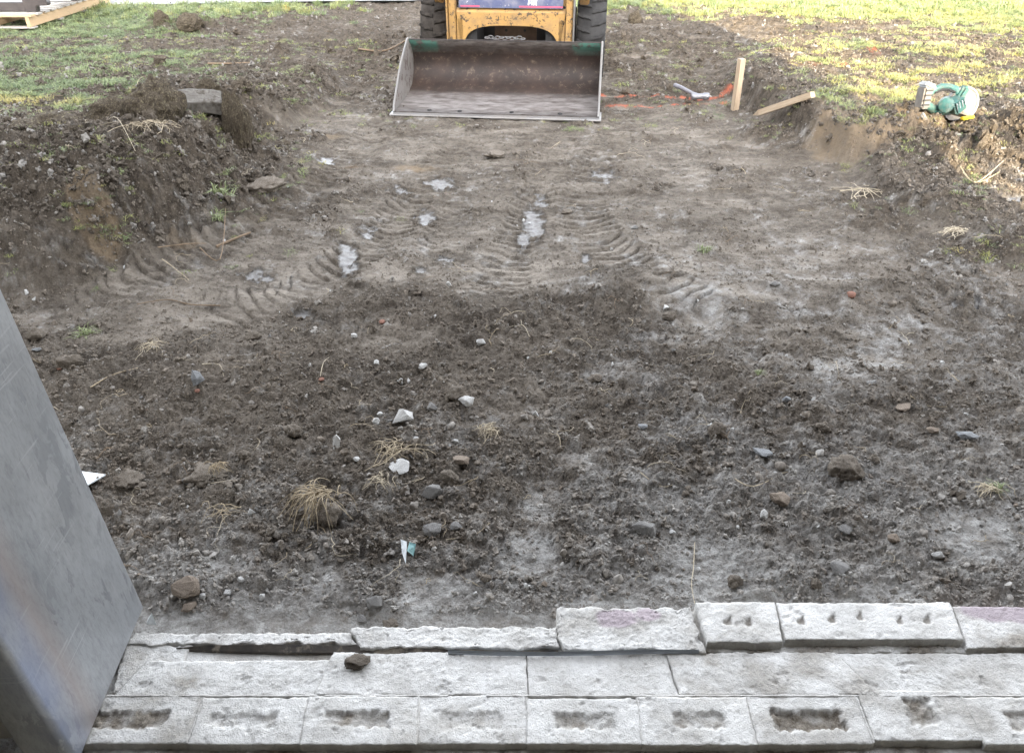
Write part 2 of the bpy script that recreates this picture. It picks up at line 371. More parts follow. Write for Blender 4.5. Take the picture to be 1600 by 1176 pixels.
def soil_material():
    m, t, b = NT('soil'); n = N(t)
    base = n.mix(n.ramp(n.noise(3.1, 9, 0.72), [(0.38, 0.0), (0.62, 1.0)]), DARK, MID)
    base = n.mix(n.ramp(n.noise(55, 4, 0.7), [(0.4, 0.0), (0.75, 0.7)]), base, (0.20, 0.173, 0.145))
    flat = n.math('SUBTRACT', 1.0, n.attr('loose'))
    dryf = n.math('MULTIPLY', flat, n.ramp(n.noise(4.3, 10, 0.74, vec=n.map((1, 1.8, 1))), [(0.42, 0.0), (0.58, 1.0)]))
    base = n.mix(n.math('MULTIPLY', dryf, 0.90), base, DRY)
    base = n.mix(n.math('MULTIPLY', n.ramp(n.noise(26, 9, 0.78, 0.5), [(0.53, 0.0), (0.62, 0.85)]), flat), base, (0.085, 0.068, 0.052))
    base = n.mix(n.ramp(n.noise(38, 9, 0.78, vec=n.map((1, 1.3, 1), (0, 0, .7))), [(0.55, 0.0), (0.66, 0.6)]), base, (0.33, 0.29, 0.245))
    # crumbs and flecks of stone
    fl = n.math('MULTIPLY', n.ramp(n.vor(95), [(0.10, 1.0), (0.17, 0.0)]), n.ramp(n.noise(6, 3), [(0.5, 0.0), (0.62, 0.9)]))
    base = n.mix(n.math('MULTIPLY', fl, 0.8), base, (0.34, 0.32, 0.29))
    ck = n.mix(n.ramp(n.noise(30, 6, 0.75), [(0.35, 0.0), (0.62, 1.0)]), (0.25, 0.235, 0.215), CHALK)
    ckf = n.math('MULTIPLY', n.attr('chalk'), n.ramp(n.noise(16, 6, 0.7), [(0.3, 0.35), (0.55, 1.0)]))
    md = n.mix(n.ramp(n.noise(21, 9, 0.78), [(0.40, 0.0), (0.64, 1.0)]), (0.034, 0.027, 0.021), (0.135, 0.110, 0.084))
    base = n.mix(n.math('MULTIPLY', n.attr('moist_dim'), 0.9), base, md)
    base = n.mix(ckf, base, ck)
    base = n.mix(n.math('MULTIPLY', n.attr('clay'), n.ramp(n.noise(7, 7, .7), [(0.35, 0.25), (0.6, 0.9)])), base, n.mix(n.noise(20, 4), (0.17, 0.128, 0.085), CLAY))
    base = n.mix(n.math('MULTIPLY', n.attr('grass'), 0.75), base, n.mix(n.noise(40, 4), (0.05, 0.05, 0.028), (0.13, 0.13, 0.07)))
    base = n.mix(n.math('MULTIPLY', n.attr('paint'), 0.8), base, (0.50, 0.13, 0.07))
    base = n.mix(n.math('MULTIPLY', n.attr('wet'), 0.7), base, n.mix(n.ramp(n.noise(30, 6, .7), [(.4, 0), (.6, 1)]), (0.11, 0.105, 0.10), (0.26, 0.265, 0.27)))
    n.L(base, b.inputs['Base Color'])
    rg = n.mix(n.attr('wet'), n.mix(n.math('MULTIPLY', flat, 0.5), 0.93, 0.70), 0.38)
    n.L(rg, b.inputs['Roughness']); n.L(n.mix(n.attr('wet'), 0.10, 0.5), b.inputs['Specular IOR Level'])
    dry = n.math('SUBTRACT', 1.0, n.attr('wet'))
    p0 = n.bump(n.math('MULTIPLY', n.noise(18, 8, 0.75), dry), 0.8, 0.030, None)
    p1 = n.bump(n.math('MULTIPLY', n.noise(70, 8, 0.75), dry), 0.9, 0.010, None, p0)
    n.bump(n.math('MULTIPLY', n.vor(150), dry), 0.5, 0.004, b, p1)
    return m
def clod_material(name='clod_soil', k=1.0):
    m, t, b = NT(name); n = N(t)
    tone = n.attr('tone', 'INSTANCER')
    base = n.mix(n.ramp(n.noise(1.3, 6, 0.7), [(0.35, 0.0), (0.7, 1.0)]), (0.085 * k, 0.070 * k, 0.056 * k), (0.250 * k, 0.214 * k, 0.176 * k))
    base = n.mix(n.math('MULTIPLY', tone, n.ramp(n.noise(2.5, 5, .7), [(0.3, 0.5), (0.6, 1.0)])), base, (0.40, 0.385, 0.36))
    n.L(base, b.inputs['Base Color']); b.inputs['Roughness'].default_value = 0.95; b.inputs['Specular IOR Level'].default_value = 0.08
    n.bump(n.noise(3.2, 7, 0.75), 0.8, 0.0015, b)
    return m
def lump_material(name, c1, c2, c3=None, sc=25, bump=0.006, rough=0.9):
    """stone, clod or concrete rubble; sizes in metres"""
    m, t, b = NT(name); n = N(t)
    base = n.mix(n.ramp(n.noise(sc, 6, 0.7), [(0.35, 0.0), (0.65, 1.0)]), c1, c2)
    if c3: base = n.mix(n.ramp(n.noise(sc * 0.8, 5, 0.7, vec=n.map((1.3, 1, .8))), [(0.52, 0.0), (0.62, 1.0)]), base, c3)
    n.L(base, b.inputs['Base Color']); b.inputs['Roughness'].default_value = rough; b.inputs['Specular IOR Level'].default_value = 0.3 if rough < .7 else 0.12
    n.bump(n.noise(sc * 3, 7, 0.7), 0.8, bump, b)
    return m
M = {}
M['soil'] = soil_material(); M['clod'] = clod_material(); M['mudclod'] = clod_material('mud_clod', .62)
M['lump'] = lump_material('clod_lump', (0.10, 0.082, 0.064), (0.23, 0.196, 0.160), (0.31, 0.275, 0.235))
M['white_stone'] = lump_material('white_rubble', (0.50, 0.49, 0.47), (0.68, 0.67, 0.65), (0.25, 0.235, 0.21), 45, 0.004)
M['grey_stone'] = lump_material('grey_stone', (0.17, 0.165, 0.155), (0.32, 0.31, 0.30), (0.12, 0.105, 0.09), 35, 0.004)
M['tan_stone'] = lump_material('tan_stone', (0.20, 0.155, 0.12), (0.38, 0.32, 0.26), (0.10, 0.08, 0.065), 30, 0.005)
M['slate'] = lump_material('slate_stone', (0.13, 0.135, 0.14), (0.25, 0.26, 0.27), (0.10, 0.085, 0.07), 25, 0.002, 0.6)
def simple(name, col, rough=0.6, metal=0.0, var=0.25, sc=20, bump=0.0, spec=0.5):
    m, t, b = NT(name); n = N(t)
    lo = tuple(c * (1 - var) for c in col); hi = tuple(min(1, c * (1 + var)) for c in col)
    n.L(n.mix(n.ramp(n.noise(sc, 6, 0.65), [(0.3, 0.0), (0.7, 1.0)]), lo, hi), b.inputs['Base Color'])
    b.inputs['Roughness'].default_value = rough; b.inputs['Metallic'].default_value = metal; b.inputs['Specular IOR Level'].default_value = spec
    if bump: n.bump(n.noise(sc * 3, 5, 0.6), 0.6, bump, b)
    return m
def worn(name, paint, under, amt=0.5, sc=14, rough=0.5, dirt=(0.10, 0.08, 0.065), dirtamt=0.45, metal=0.0):
    """old paint with chips and dirt"""
    m, t, b = NT(name); n = N(t)
    p = n.mix(n.ramp(n.noise(sc * 0.4, 5), [(0.3, 0.0), (0.7, 1.0)]), tuple(c * 0.82 for c in paint), tuple(min(1, c * 1.12) for c in paint))
    chips = n.ramp(n.noise(sc * 2.2, 8, 0.72), [(1 - amt * 0.62, 0.0), (1 - amt * 0.58, 1.0)])
    p = n.mix(chips, p, under)
    d = n.math('MULTIPLY', n.ramp(n.noise(sc * 0.7, 7, 0.7), [(0.42, 0.0), (0.7, 1.0)]), dirtamt)
    p = n.mix(d, p, dirt)
    n.L(p, b.inputs['Base Color']); n.L(n.mix(d, rough, 0.9), b.inputs['Roughness']); b.inputs['Metallic'].default_value = metal
    n.bump(n.noise(sc * 4, 5), 0.3, 0.002, b)
    return m
def root_mat(name, c1, c2):
    m, t, b = NT(name); n = N(t)
    oi = t.nodes.new('ShaderNodeObjectInfo')
    base = n.mix(oi.outputs['Random'], c1, c2)
    n.L(n.mix(n.ramp(n.noise(40, 4), [(0.45, 0), (0.7, 0.7)]), base, (0.12, 0.09, 0.06)), b.inputs['Base Color']); b.inputs['Roughness'].default_value = 0.85
    return m
M['root'] = root_mat('pale_root', (0.38, 0.30, 0.19), (0.55, 0.48, 0.36))
M['twig'] = root_mat('brown_twig', (0.16, 0.11, 0.07), (0.28, 0.2, 0.13))
def grass_mat():
    m, t, b = NT('grass_blades'); n = N(t)
    tone = n.attr('tone', 'INSTANCER')
    oi = t.nodes.new('ShaderNodeObjectInfo')
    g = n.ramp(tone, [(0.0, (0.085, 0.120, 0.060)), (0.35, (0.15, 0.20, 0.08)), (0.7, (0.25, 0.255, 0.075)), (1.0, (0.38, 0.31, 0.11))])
    g = n.mix(n.math('MULTIPLY', oi.outputs['Random'], 0.35), g, (0.33, 0.34, 0.22))
    n.L(g, b.inputs['Base Color']); b.inputs['Roughness'].default_value = 0.65; b.inputs['Specular IOR Level'].default_value = 0.2
    return m
M['grass'] = grass_mat()

# ================================================================== THE GROUND
NR, NC = 740, 1120
ys = np.exp(np.linspace(math.log(1.13), math.log(14.0), NR))
ys = np.concatenate([[-300, -60, -20, -6, -2, 0.3, 0.9], ys, [14.5, 16, 18, 22, 28, 40, 70, 140, 400, 900]])
us = np.linspace(-1, 1, NC); ext = np.array([0.3, 0.8, 1.6, 3, 6, 12, 30, 80, 250, 800])
yy = np.repeat(ys[:, None], NC + 20, 1)
w_ = 1.35 + 0.64 * np.clip(ys, 1.0, 14)
xx = np.concatenate([-w_[:, None] - ext[::-1][None, :], w_[:, None] * us[None, :], w_[:, None] + ext[None, :]], 1)
F = fields(xx, yy)
z = np.where((yy > 14.2) | (np.abs(xx) > 14), np.minimum(F['z'], 0.1), F['z'])
V = np.stack([xx, yy, z], -1).reshape(-1, 3)
nr, nc = xx.shape
idx = np.arange(nr * nc).reshape(nr, nc)
Q = np.stack([idx[:-1, :-1], idx[:-1, 1:], idx[1:, 1:], idx[1:, :-1]], -1).reshape(-1, 4)
me = mesh_np('ground', V, Q, {k: F[k] for k in ('loose', 'wet', 'chalk', 'clay', 'paint', 'grass', 'moist_dim')})
tag(link('ground', me, M['soil']), 'dark churned soil of the scraped pit with tyre tracks', kind='structure')
del V, Q

# gravel road at the far left
rd = [G(120, 10, 0.14), G(400, 5, 0.14), G(660, 2, 0.14), (2.5, 13.2), (30, 15.5), (30, 20), (-30, 20), (-30, 9.5)]
rb = MB()
gx = np.linspace(-30, 30, 160)
def road_near(x): return float(np.interp(x, [-30, rd[0][0], rd[1][0], rd[2][0], 2.5, 30], [9.6, rd[0][1], rd[1][1], rd[2][1], 13.2, 15.5]))
RV = []; 
for i, x in enumerate(gx):
    y0 = road_near(x) + 0.12 * mn.noise(Vector((x * 1.7, 0, 0)))
    for j in range(12):
        y = y0 + (19.5 - y0) * (j / 11) ** 1.6
        RV.append((x, y, 0.15 + 0.008 * mn.noise(Vector((x * 3, y * 3, 1)))))
RF = [(i * 12 + j, (i + 1) * 12 + j, (i + 1) * 12 + j + 1, i * 12 + j + 1) for i in range(159) for j in range(11)]
rb.add(RV, RF)
M['gravel'] = lump_material('road_gravel', (0.17, 0.17, 0.17), (0.29, 0.29, 0.285), (0.2, 0.19, 0.18), 14, 0.01)
tag(rb.obj('gravel_road', M['gravel'], smooth=True), kind='structure')

# ================================================================== THE BUILDING THE PHOTO IS TAKEN FROM
M['render'] = simple('wall_render', (0.55, 0.53, 0.50), 0.9, sc=3, bump=0.003)
M['roof'] = simple('roof_shingle', (0.10, 0.095, 0.09), 0.9, sc=6, bump=0.004)
M['floor'] = simple('floor_concrete', (0.55, 0.50, 0.40), 0.8, sc=5, bump=0.001)
bd = empty('garage', (0, 0.9, 0.0)); tag(bd, 'open fronted garage behind the camera, its sill of plastered blocks in front', 'building')
def gp(name, c, d, m): 
    return MB().box((c[0], c[1] - 0.9, c[2]), d).obj(name, M[m], bd)
gp('wall', (-4.48, 1.03, 1.5), (7.0, 0.2, 3.0), 'render')
gp('wall', (2.65, 1.03, 1.5), (.30, 0.2, 3.0), 'render')
gp('wall', (-7.9, -2.6, 1.5), (0.16, 7.06, 3.0), 'render')
gp('wall', (2.72, -2.6, 1.5), (0.16, 7.06, 3.0), 'render')
gp('wall', (-2.6, -6.23, 1.5), (10.8, 0.2, 3.0), 'render')
gp('lintel', (.765, 1.03, 2.9), (3.47, 0.19, 0.20), 'render')
gp('ceiling', (-2.6, -2.6, 3.06), (10.7, 7.4, 0.1), 'render')
roof = MB(); e0, e1, zr, ze = 1.30, -6.7, 6.75, 3.13; ym = (e0 + e1) / 2  # unseen roof; ridge height and right end shaped to place the shadow edge
roof.prism([(e0 - .9, ze), (ym - .9, zr), (e1 - .9, ze), (e1 - .9, ze + .12), (ym - .9, zr + .14), (e0 - .9, ze + .12)], 0, -8.5, 3.15).obj('roof', M['roof'], bd)
MB().prism([(e0 - 1.1, ze - .01), (ym - .9, zr - .05), (e1 - .7, ze - .01)], 0, 2.6, 2.75).obj('gable', M['render'], bd)
MB().prism([(e0 - 1.1, ze - .01), (ym - .9, zr - .05), (e1 - .7, ze - .01)], 0, -7.95, -7.8).obj('gable', M['render'], bd)
tag(MB().box((-2.6, -2.63, -0.03), (10.4, 6.95, 0.06)).obj('garage_floor', M['floor']), kind='structure')

# ------------------------------------------------------------------ sill of plastered blocks
def plaster_mat():
    m, t, b = NT('plastered_block'); n = N(t, 'Object')
    c = n.mix(n.ramp(n.noise(9, 7, 0.7), [(0.35, 0.0), (0.65, 1.0)]), (0.60, 0.585, 0.555), (0.80, 0.785, 0.755))
    c = n.mix(n.ramp(n.noise(60, 6, 0.75), [(0.5, 0.0), (0.75, 0.55)]), c, (0.30, 0.285, 0.26))
    c = n.mix(n.ramp(n.noise(4, 5, 0.7, vec=n.map((1, 1.6, 1))), [(0.55, 0.0), (0.72, 0.4)]), c, (0.42, 0.38, 0.32))
    c = n.mix(n.attr('dirt'), c, n.mix(n.ramp(n.noise(70, 7, .75), [(.35, 0), (.65, 1)]), (0.12, 0.098, 0.075), (0.37, 0.33, 0.275)))
    c = n.mix(n.attr('pink'), c, n.mix(n.noise(30, 4), (0.38, 0.32, 0.34), (0.50, 0.43, 0.45)))
    n.L(c, b.inputs['Base Color']); b.inputs['Roughness'].default_value = 0.92; b.inputs['Specular IOR Level'].default_value = 0.25
    p = n.bump(n.noise(140, 8, 0.85), 1.0, 0.004, None)
    n.bump(n.ramp(n.vor(210), [(.0, 1.0), (.5, 0.0)]), 0.35, 0.002, b, p)
    return m
M['plaster'] = plaster_mat()
sill = empty('block_sill', (1.0, 1.05, 0.0)); tag(sill, kind='structure')
def block(name, quad, zt, seed, rec=None, step=0.0035, dirt=0.0, rough=1.0, pits=(), pink=None, chip=0.003, tilt=0.0, holes='rect'):
    """one block: quad of 4 plan corners (near-left, near-right, far-right, far-left), recess in 0..1 coordinates"""
    a, b_, c, d = [np.array(q) for q in quad]
    nx = max(8, int(np.linalg.norm(b_ - a) / step)); ny = max(8, int(np.linalg.norm(d - a) / step))
    s, t = np.meshgrid(np.linspace(0, 1, nx), np.linspace(0, 1, ny))
    X = (a[0] * (1 - s) + b_[0] * s) * (1 - t) + (d[0] * (1 - s) + c[0] * s) * t
    Y = (a[1] * (1 - s) + b_[1] * s) * (1 - t) + (d[1] * (1 - s) + c[1] * s) * t
    lx, ly = np.linalg.norm(b_ - a), np.linalg.norm(d - a)
    # ragged outline
    ed = np.minimum.reduce([s * lx, (1 - s) * lx, t * ly, (1 - t) * ly])
    sx = seed * 3.7
    X = X + chip * fbm(X * 25 + sx, Y * 25, 3, seed) * (ed < 0.01); Y = Y + chip * fbm(X * 25 + sx, Y * 25, 3, seed + 1) * (ed < 0.01)
    er = ed + 0.008 * fbm(X * 60 + sx, Y * 60, 3, seed + 2)
    Z = zt - 0.0014 * ss(0.003, -0.002, er) * (0.4 + 1.2 * ss(-.3, .3, fbm(X * 8, Y * 8, 2, seed + 30))) + tilt * (s - 0.5)
    Z = Z + rough * (0.0012 * fbm(X * 22, Y * 34, 4, 3, .7) + 0.0030 * fbm(X * 6, Y * 6, 2, 4) + 0.0042 * np.abs(fbm(X * 75, Y * 85, 4, 5, .8)) - .003 * ss(.25, .4, fbm(X * 16, Y * 20, 4, 6, .7)))
    # trowel drags
    f1, idv = worley(X * 24 + 0.9 * pn(X * 20, Y * 20, seed), Y * 40 + 0.9 * pn(X * 18, Y * 18, seed + 8), seed + 9)
    Z = Z + rough * 0.0012 * (idv - 0.5)
    D = np.clip(dirt + .16, 0, 1) * ss(-0.3, 0.4, fbm(X * 10, Y * 14, 4, 7)) + .55 * ss(.22, .5, fbm(X * 5, Y * 9, 5, 77, .7)) + .5 * ss(1.3, 2.4, X + .8 * fbm(X * 4, Y * 8, 3, 78)) * ss(-.1, .5, fbm(X * 9, Y * 13, 5, 79, .7))
    for rc in ([rec] if rec else []):
        s0, s1, t0, t1, dep, fill = rc
        q = fbm(X * 40, Y * 40, 4, seed + 12, .7) * 0.016
        r_ = np.minimum.reduce([(s - s0) * lx, (s1 - s) * lx, (t - t0) * ly, (t1 - t) * ly]) + q
        m_ = ss(-0.003, 0.006, r_)
        Z = Z - m_ * dep * .75 + m_ * (0.45 * dep * ss(-.1, .35, fbm(X * 20, Y * 20, 3, seed + 15)) + 0.009 * np.abs(fbm(X * 60, Y * 60, 4, seed + 13, .7)))
        D = np.maximum(D, m_ * np.clip(fill + 0.9 * fbm(X * 22, Y * 22, 3, seed + 14), 0, 1))
    for (ps, pt, rs_, rt_, dep) in pits:
        # slanted triangular gouges
        ls = (s - ps) * lx / rs_; lt = (t - pt) * ly / rt_
        m_ = ss(0.0, 0.25, np.minimum.reduce([ls * 0.5 + 0.5 + 0.35 * lt, 0.5 - ls - 0.5 * lt * 0, lt + 0.6 - 0.0 * ls, 0.6 - lt + ls * 0.8]))
        Z = Z - m_ * dep; D = np.maximum(D, m_ * 0.75)
    D = np.clip(np.maximum(D, ss(0.006, -0.002, er) * 0.25), 0, 1)
    PK = np.zeros(X.shape)
    if pink is not None:
        for (ps, pt, ra, rb_) in pink: PK = np.maximum(PK, ss(0.9, 1.2, 2 - np.hypot((s - ps) * lx / ra, (t - pt) * ly / rb_) + 0.6 * fbm(X * 14, Y * 14, 3, seed + 20)))
    V = np.stack([X, Y, Z], -1).reshape(-1, 3); at_d = D.ravel(); at_p = PK.ravel()
    idx = np.arange(nx * ny).reshape(ny, nx)
    Q = np.stack([idx[:-1, :-1], idx[:-1, 1:], idx[1:, 1:], idx[1:, :-1]], -1).reshape(-1, 4)
    ring = np.concatenate([idx[0, :], idx[1:, -1], idx[-1, -2::-1], idx[-2:0:-1, 0]])
    n0 = len(V); low = V[ring].copy(); low[:, 2] = -0.06
    V = np.concatenate([V, low]); at_d = np.concatenate([at_d, np.full(len(ring), .6)]); at_p = np.concatenate([at_p, np.zeros(len(ring))])
    k = np.arange(len(ring)); kn = (k + 1) % len(ring)
    Q = np.concatenate([Q, np.stack([ring[k], n0 + k, n0 + kn, ring[kn]], -1)])
    V = V - np.array([1.0, 1.05, 0.0])
    o = link(name, mesh_np(name, V, Q, {'dirt': at_d, 'pink': at_p}), M['plaster'], sill)
    return o
def quadpx(x0n, x1n, yn, x0f, x1f, yf, z=0.055):
    return [G(x0n, yn, z), G(x1n, yn, z), G(x1f, yf, z), G(x0f, yf, z)]
# front course, one recess in each
J0 = [40, 292, 468, 651, 822, 1004, 1184, 1366, 1540, 1715, 1900, 2090]      # joints on the near edge
J1 = [110, 318, 482, 655, 823, 996, 1165, 1338, 1502, 1672, 1842, 2020]       # joints on the far edge
rec = [(.12, .80, .30, .66, .012, .9), (.10, .74, .36, .66, .009, .25), (.18, .74, .36, .68, .014, .62), (.22, .78, .30, .66, .007, .25), (.24, .78, .34, .66, .011, .55), (.30, .78, .34, .68, .010, .45),
       (.18, .82, .30, .70, .018, .9), (.40, .66, .30, .85, .012, .6), (.3, .7, .3, .7, .012, .6), (.3, .75, .3, .7, .01, .5), (.3, .7, .3, .7, .01, .6)]
for i in range(11):
    nb, fb = (1162, 1088) if i != 7 else (1156, 1082)
    block('block', quadpx(J0[i], J0[i + 1], nb + (i % 3), J1[i], J1[i + 1], fb + ((i * 5) % 7) - 3), 0.055 + 0.001 * ((i * 7) % 3), 200 + i * 17, rec[i], dirt=(.35, .0, .1, .25, .05, .2, .3, .35, .3, .2, .3)[i])
# dusty mortar smeared flush along the joints
def joint(p, q, w, z, seed):
    p, q = np.array(p), np.array(q); L = np.linalg.norm(q - p); d = (q - p) / L; nrm = np.array([-d[1], d[0]])
    n_ = max(6, int(L / .004)); Vj = []
    for i in range(n_ + 1):
        c = p + (q - p) * i / n_; ww = w * (.55 + .9 * abs(mn.noise(Vector((c[0] * 30, c[1] * 30, seed))))); zz = z + .0016 * mn.noise(Vector((c[0] * 60, c[1] * 60, seed + 9)))
        for s_, dz in ((-1, -.004), (-.5, 0), (.5, 0), (1, -.004)): Vj.append((c[0] + nrm[0] * ww * s_ - 1.0, c[1] + nrm[1] * ww * s_ - 1.05, zz + dz))
    Fj = [(i * 4 + k, i * 4 + k + 1, i * 4 + 5 + k, i * 4 + 4 + k) for i in range(n_) for k in range(3)]
    link('mortar_joint', mesh_np('mortar_joint', Vj, Fj, {'dirt': [.22] * len(Vj), 'pink': [0] * len(Vj)}), M['plaster'], sill)
for i in range(1, 11):
    if i not in (2, 6): joint(G(J0[i], 1160, .055), G(J1[i], 1089, .055), .0045, .0565, i)
joint(G(150, 1086.5, .055), G(700, 1086.5, .055), .005, .0565, 41); joint(G(760, 1086.5, .055), G(2000, 1086.5, .055), .005, .0565, 42)
# plaster bed behind it, cracked into long runs
B0 = [175, 490, 825, 1062, 1372, 1700, 2100]; B1 = [228, 520, 822, 1040, 1305, 1610, 1960]
for i in range(6):
    block('mortar_bed', quadpx(B0[i] + .6, B1[i] * 0 + B0[i + 1] - .6, 1085, B1[i] + .6, B1[i + 1] - .6, 1030 if i == 0 else 1019), 0.052 + 0.003 * (i % 2), 500 + i * 13, rough=1.25, dirt=(0.0, 0.05, 0.0, 0.45, 0.3, 0.3)[i], chip=0.004)
# rear course: broken lip on the left, whole blocks on the right
block('mortar_lip', quadpx(196, 560, 1006, 215, 545, 990, .05), 0.052, 701, rough=1.6, chip=0.012, dirt=.1)
block('mortar_lip', quadpx(562, 872, 1016, 548, 868, 984, .05), 0.060, 712, rough=1.6, chip=0.012, dirt=.15)
block('mortar_lip', quadpx(176, 262, 1084, 196, 300, 1008, .045), 0.047, 722, rough=1.6, chip=0.012, dirt=.3)
block('block', quadpx(876, 1100, 1016, 868, 1082, 951, .06), 0.062, 733, rough=1.8, pink=[(.42, .75, .045, .03), (.68, .85, .03, .02)], dirt=.3, chip=.016)
block('block', quadpx(1104, 1222, 1007, 1086, 1209, 945, .06), 0.070, 744, rough=1.1, pits=[(.35, .5, .018, .018, .006), (.62, .5, .015, .018, .006)], dirt=.15)
block('block', quadpx(1226, 1504, 1002, 1212, 1482, 945, .06), 0.068, 755, rough=0.9, pits=[(.12, .5, .018, .02, .006), (.30, .55, .018, .02, .006), (.46, .62, .014, .02, .005), (.68, .5, .014, .02, .005), (.84, .52, .018, .02, .006)], dirt=.05)
block('block', quadpx(1512, 1760, 1012, 1488, 1730, 948, .06), 0.060, 766, rough=1.2, pink=[(.35, .9, .14, .035)], dirt=.7)
block('block', quadpx(1764, 2050, 1012, 1734, 2010, 948, .06), 0.062, 777, rough=1.2)
# debris between the rear and front courses
block('mortar_bed', quadpx(1106, 2050, 1019.5, 1100, 2030, 1008, .045), 0.046, 790, rough=2.2, dirt=.8, chip=.006)
block('mortar_bed', quadpx(120, 2200, 1200, 130, 2150, 1163.5, .030), 0.034, 799, rough=2.0, dirt=.95, chip=.01, step=0.006)
block('mortar_bed', quadpx(60, 2250, 1163.5, 180, 2100, 1012, .040), 0.0400, 850, rough=0.6, dirt=.6, step=0.010)
block('mortar_bed', quadpx(880, 2150, 1011, 890, 2040, 955, .044), 0.0455, 860, rough=0.5, dirt=.6, step=0.010)
# dark plastic strip lying in the groove
M['strip'] = lump_material('wet_muddy_plastic', (0.035, 0.032, 0.03), (0.09, 0.075, 0.06), (0.22, 0.19, 0.15), 14, 0.002, 0.35)
a0 = [G(px, py, 0.05) for px, py in ((275, 1012), (330, 1011), (450, 1013), (560, 1014), (680, 1019), (790, 1021), (872, 1018))]
sv = []
for i, (x, y) in enumerate(a0):
    h = (0.044, 0.048, 0.051, 0.049, 0.052, 0.05, 0.049)[i]; w = (.001, .006, .010, .008, .009, .004, .002)[i]
    sv += [(x, y - w, h), (x, y + w * .6, h + .006), (x, y + w * .6, h - .01), (x, y - w, h - .01)]
sf = [(i * 4 + k, i * 4 + (k + 1) % 4, i * 4 + 4 + (k + 1) % 4, i * 4 + 4 + k) for i in range(len(a0) - 1) for k in range(4)] + [(0, 1, 2, 3), tuple(range(len(sv) - 4, len(sv)))]
sb = MB().add(sv, sf)
tag(sb.obj('plastic_strip', M['strip'], smooth=True), 'long dark wet strip lying in the groove of the plastered sill', 'plastic strip')
M['sheet'] = simple('thin_grey_sheet', (0.35, 0.38, 0.42), 0.3, metal=0.6, sc=9)
tb = MB(); pts = [(*G(px, py, 0.063), 0.064 + 0.002 * math.sin(px)) for px, py in ((700, 1018), (780, 1020), (860, 1019.5), (950, 1019), (1020, 1017), (1092, 1016))]
tv = []
for (x, y, zz) in pts: tv += [(x, y - .0025, zz - .002), (x, y + .001, zz + .003), (x, y + .001, zz - .004), (x, y - .0025, zz - .008)]
tb.add(tv, [(i * 4 + k, i * 4 + (k + 1) % 4, i * 4 + 4 + (k + 1) % 4, i * 4 + 4 + k) for i in range(5) for k in range(4)] + [(0, 1, 2, 3), tuple(range(20, 24))])
tag(tb.obj('metal_edge', M['sheet']), 'thin curled metal edge in front of the broken rear block', 'metal strip')

# ------------------------------------------------------------------ steel jamb at the left
def steel_mat():
    m, t, b = NT('mill_scale_steel'); n = N(t)
    v = n.map((1, 1, 0.45))
    c = n.mix(n.ramp(n.noise(5, 4, 0.55, 0.3, v), [(0.3, 0.0), (0.7, 1.0)]), (0.31, 0.325, 0.345), (0.48, 0.49, 0.505))
    pt = n.ramp(n.noise(22, 5, 0.6, 0.5, v), [(0.54, 0.0), (0.58, 0.55)])
    pt = n.math('MULTIPLY', pt, n.ramp(n.noise(5, 2), [(0.45, 0.0), (0.6, 1.0)]))
    c = n.mix(pt, c, (0.15, 0.155, 0.165))
    sc = n.ramp(n.noise(3.0, 2, 0.4, 0.0, n.map((10, 60, 4), (0.5, 0, 0))), [(0.66, 0.0), (0.70, 0.35)])
    c = n.mix(sc, c, (0.5, 0.5, 0.52))
    c = n.mix(n.ramp(n.noise(130, 6, .8, 0, n.map((1, 1, .3))), [(0.45, 0.0), (0.7, 0.5)]), c, (0.16, 0.165, 0.175))
    s2 = n.ramp(n.noise(2.2, 3, 0.5, 0.2, n.map((4, 3, 55), (0.9, 0, 0))), [(0.64, 0.0), (0.655, 0.5)])
    c = n.mix(n.math('MULTIPLY', s2, n.ramp(n.noise(3, 2), [(0.5, 0.0), (0.58, 1.0)])), c, (0.55, 0.56, 0.58))
    tint = n.attr('bend')
    c = n.mix(n.math('MULTIPLY', tint, n.ramp(n.noise(6, 3), [(0.3, .2), (0.6, .8)])), c, (0.20, 0.25, 0.40))
    c = n.mix(n.attr('warm'), c, (0.36, 0.28, 0.25))
    n.L(c, b.inputs['Base Color']); b.inputs['Metallic'].default_value = 0.65
    n.L(n.mix(pt, n.ramp(n.noise(4, 5, 0.6), [(0.3, 0.34), (0.7, 0.50)]), 0.6), b.inputs['Roughness'])
    n.bump(n.noise(7, 3), 0.15, 0.01, b)
    return m
M['steel'] = steel_mat()
jx0, jx1, jy0, jy1, jz = -0.940, -0.868, 0.838, 1.222, 0.062
prof = []
def arcp(cx, cy, r, a0, a1, n=7): return [(cx + r * math.cos(R(a0 + (a1 - a0) * i / n)), cy + r * math.sin(R(a0 + (a1 - a0) * i / n))) for i in range(n + 1)]
prof = arcp(jx1 - .012, jy0 + .014, .014, -90, 0) + [(jx1, jy0 + .05), (jx1, jy0 + .09), (jx1, jy0 + .14), (jx1, jy0 + .22)] + arcp(jx1 - .004, jy1 - .004, .004, 0, 90, 3) + arcp(jx0 + .01, jy1 - .01, .01, 90, 180, 3) + arcp(jx0 + .012, jy0 + .012, .012, 180, 270, 4)
JV = []; att = []; at2 = []
levels = 40
for l in range(levels + 1):
    zz = jz + (2.60 - jz) * l / levels
    for (x, y) in prof:
        JV.append((x + (0.024 * (jy1 - y) / (jy1 - jy0) if x > jx1 - .03 else 0) - 0.042 * (zz - jz) + 0.0012 * mn.noise(Vector((y * 6, zz * 4, 0))), y, zz))
        q = x - (jx1 - .03); dd = (y - jy0)
        att.append(max(0, 1 - abs(dd - .028) / .05) if x > jx1 - .03 else 0); at2.append(.45 * max(0, 1 - abs(dd - .09) / .05) if x > jx1 - .01 else 0)
np_ = len(prof)
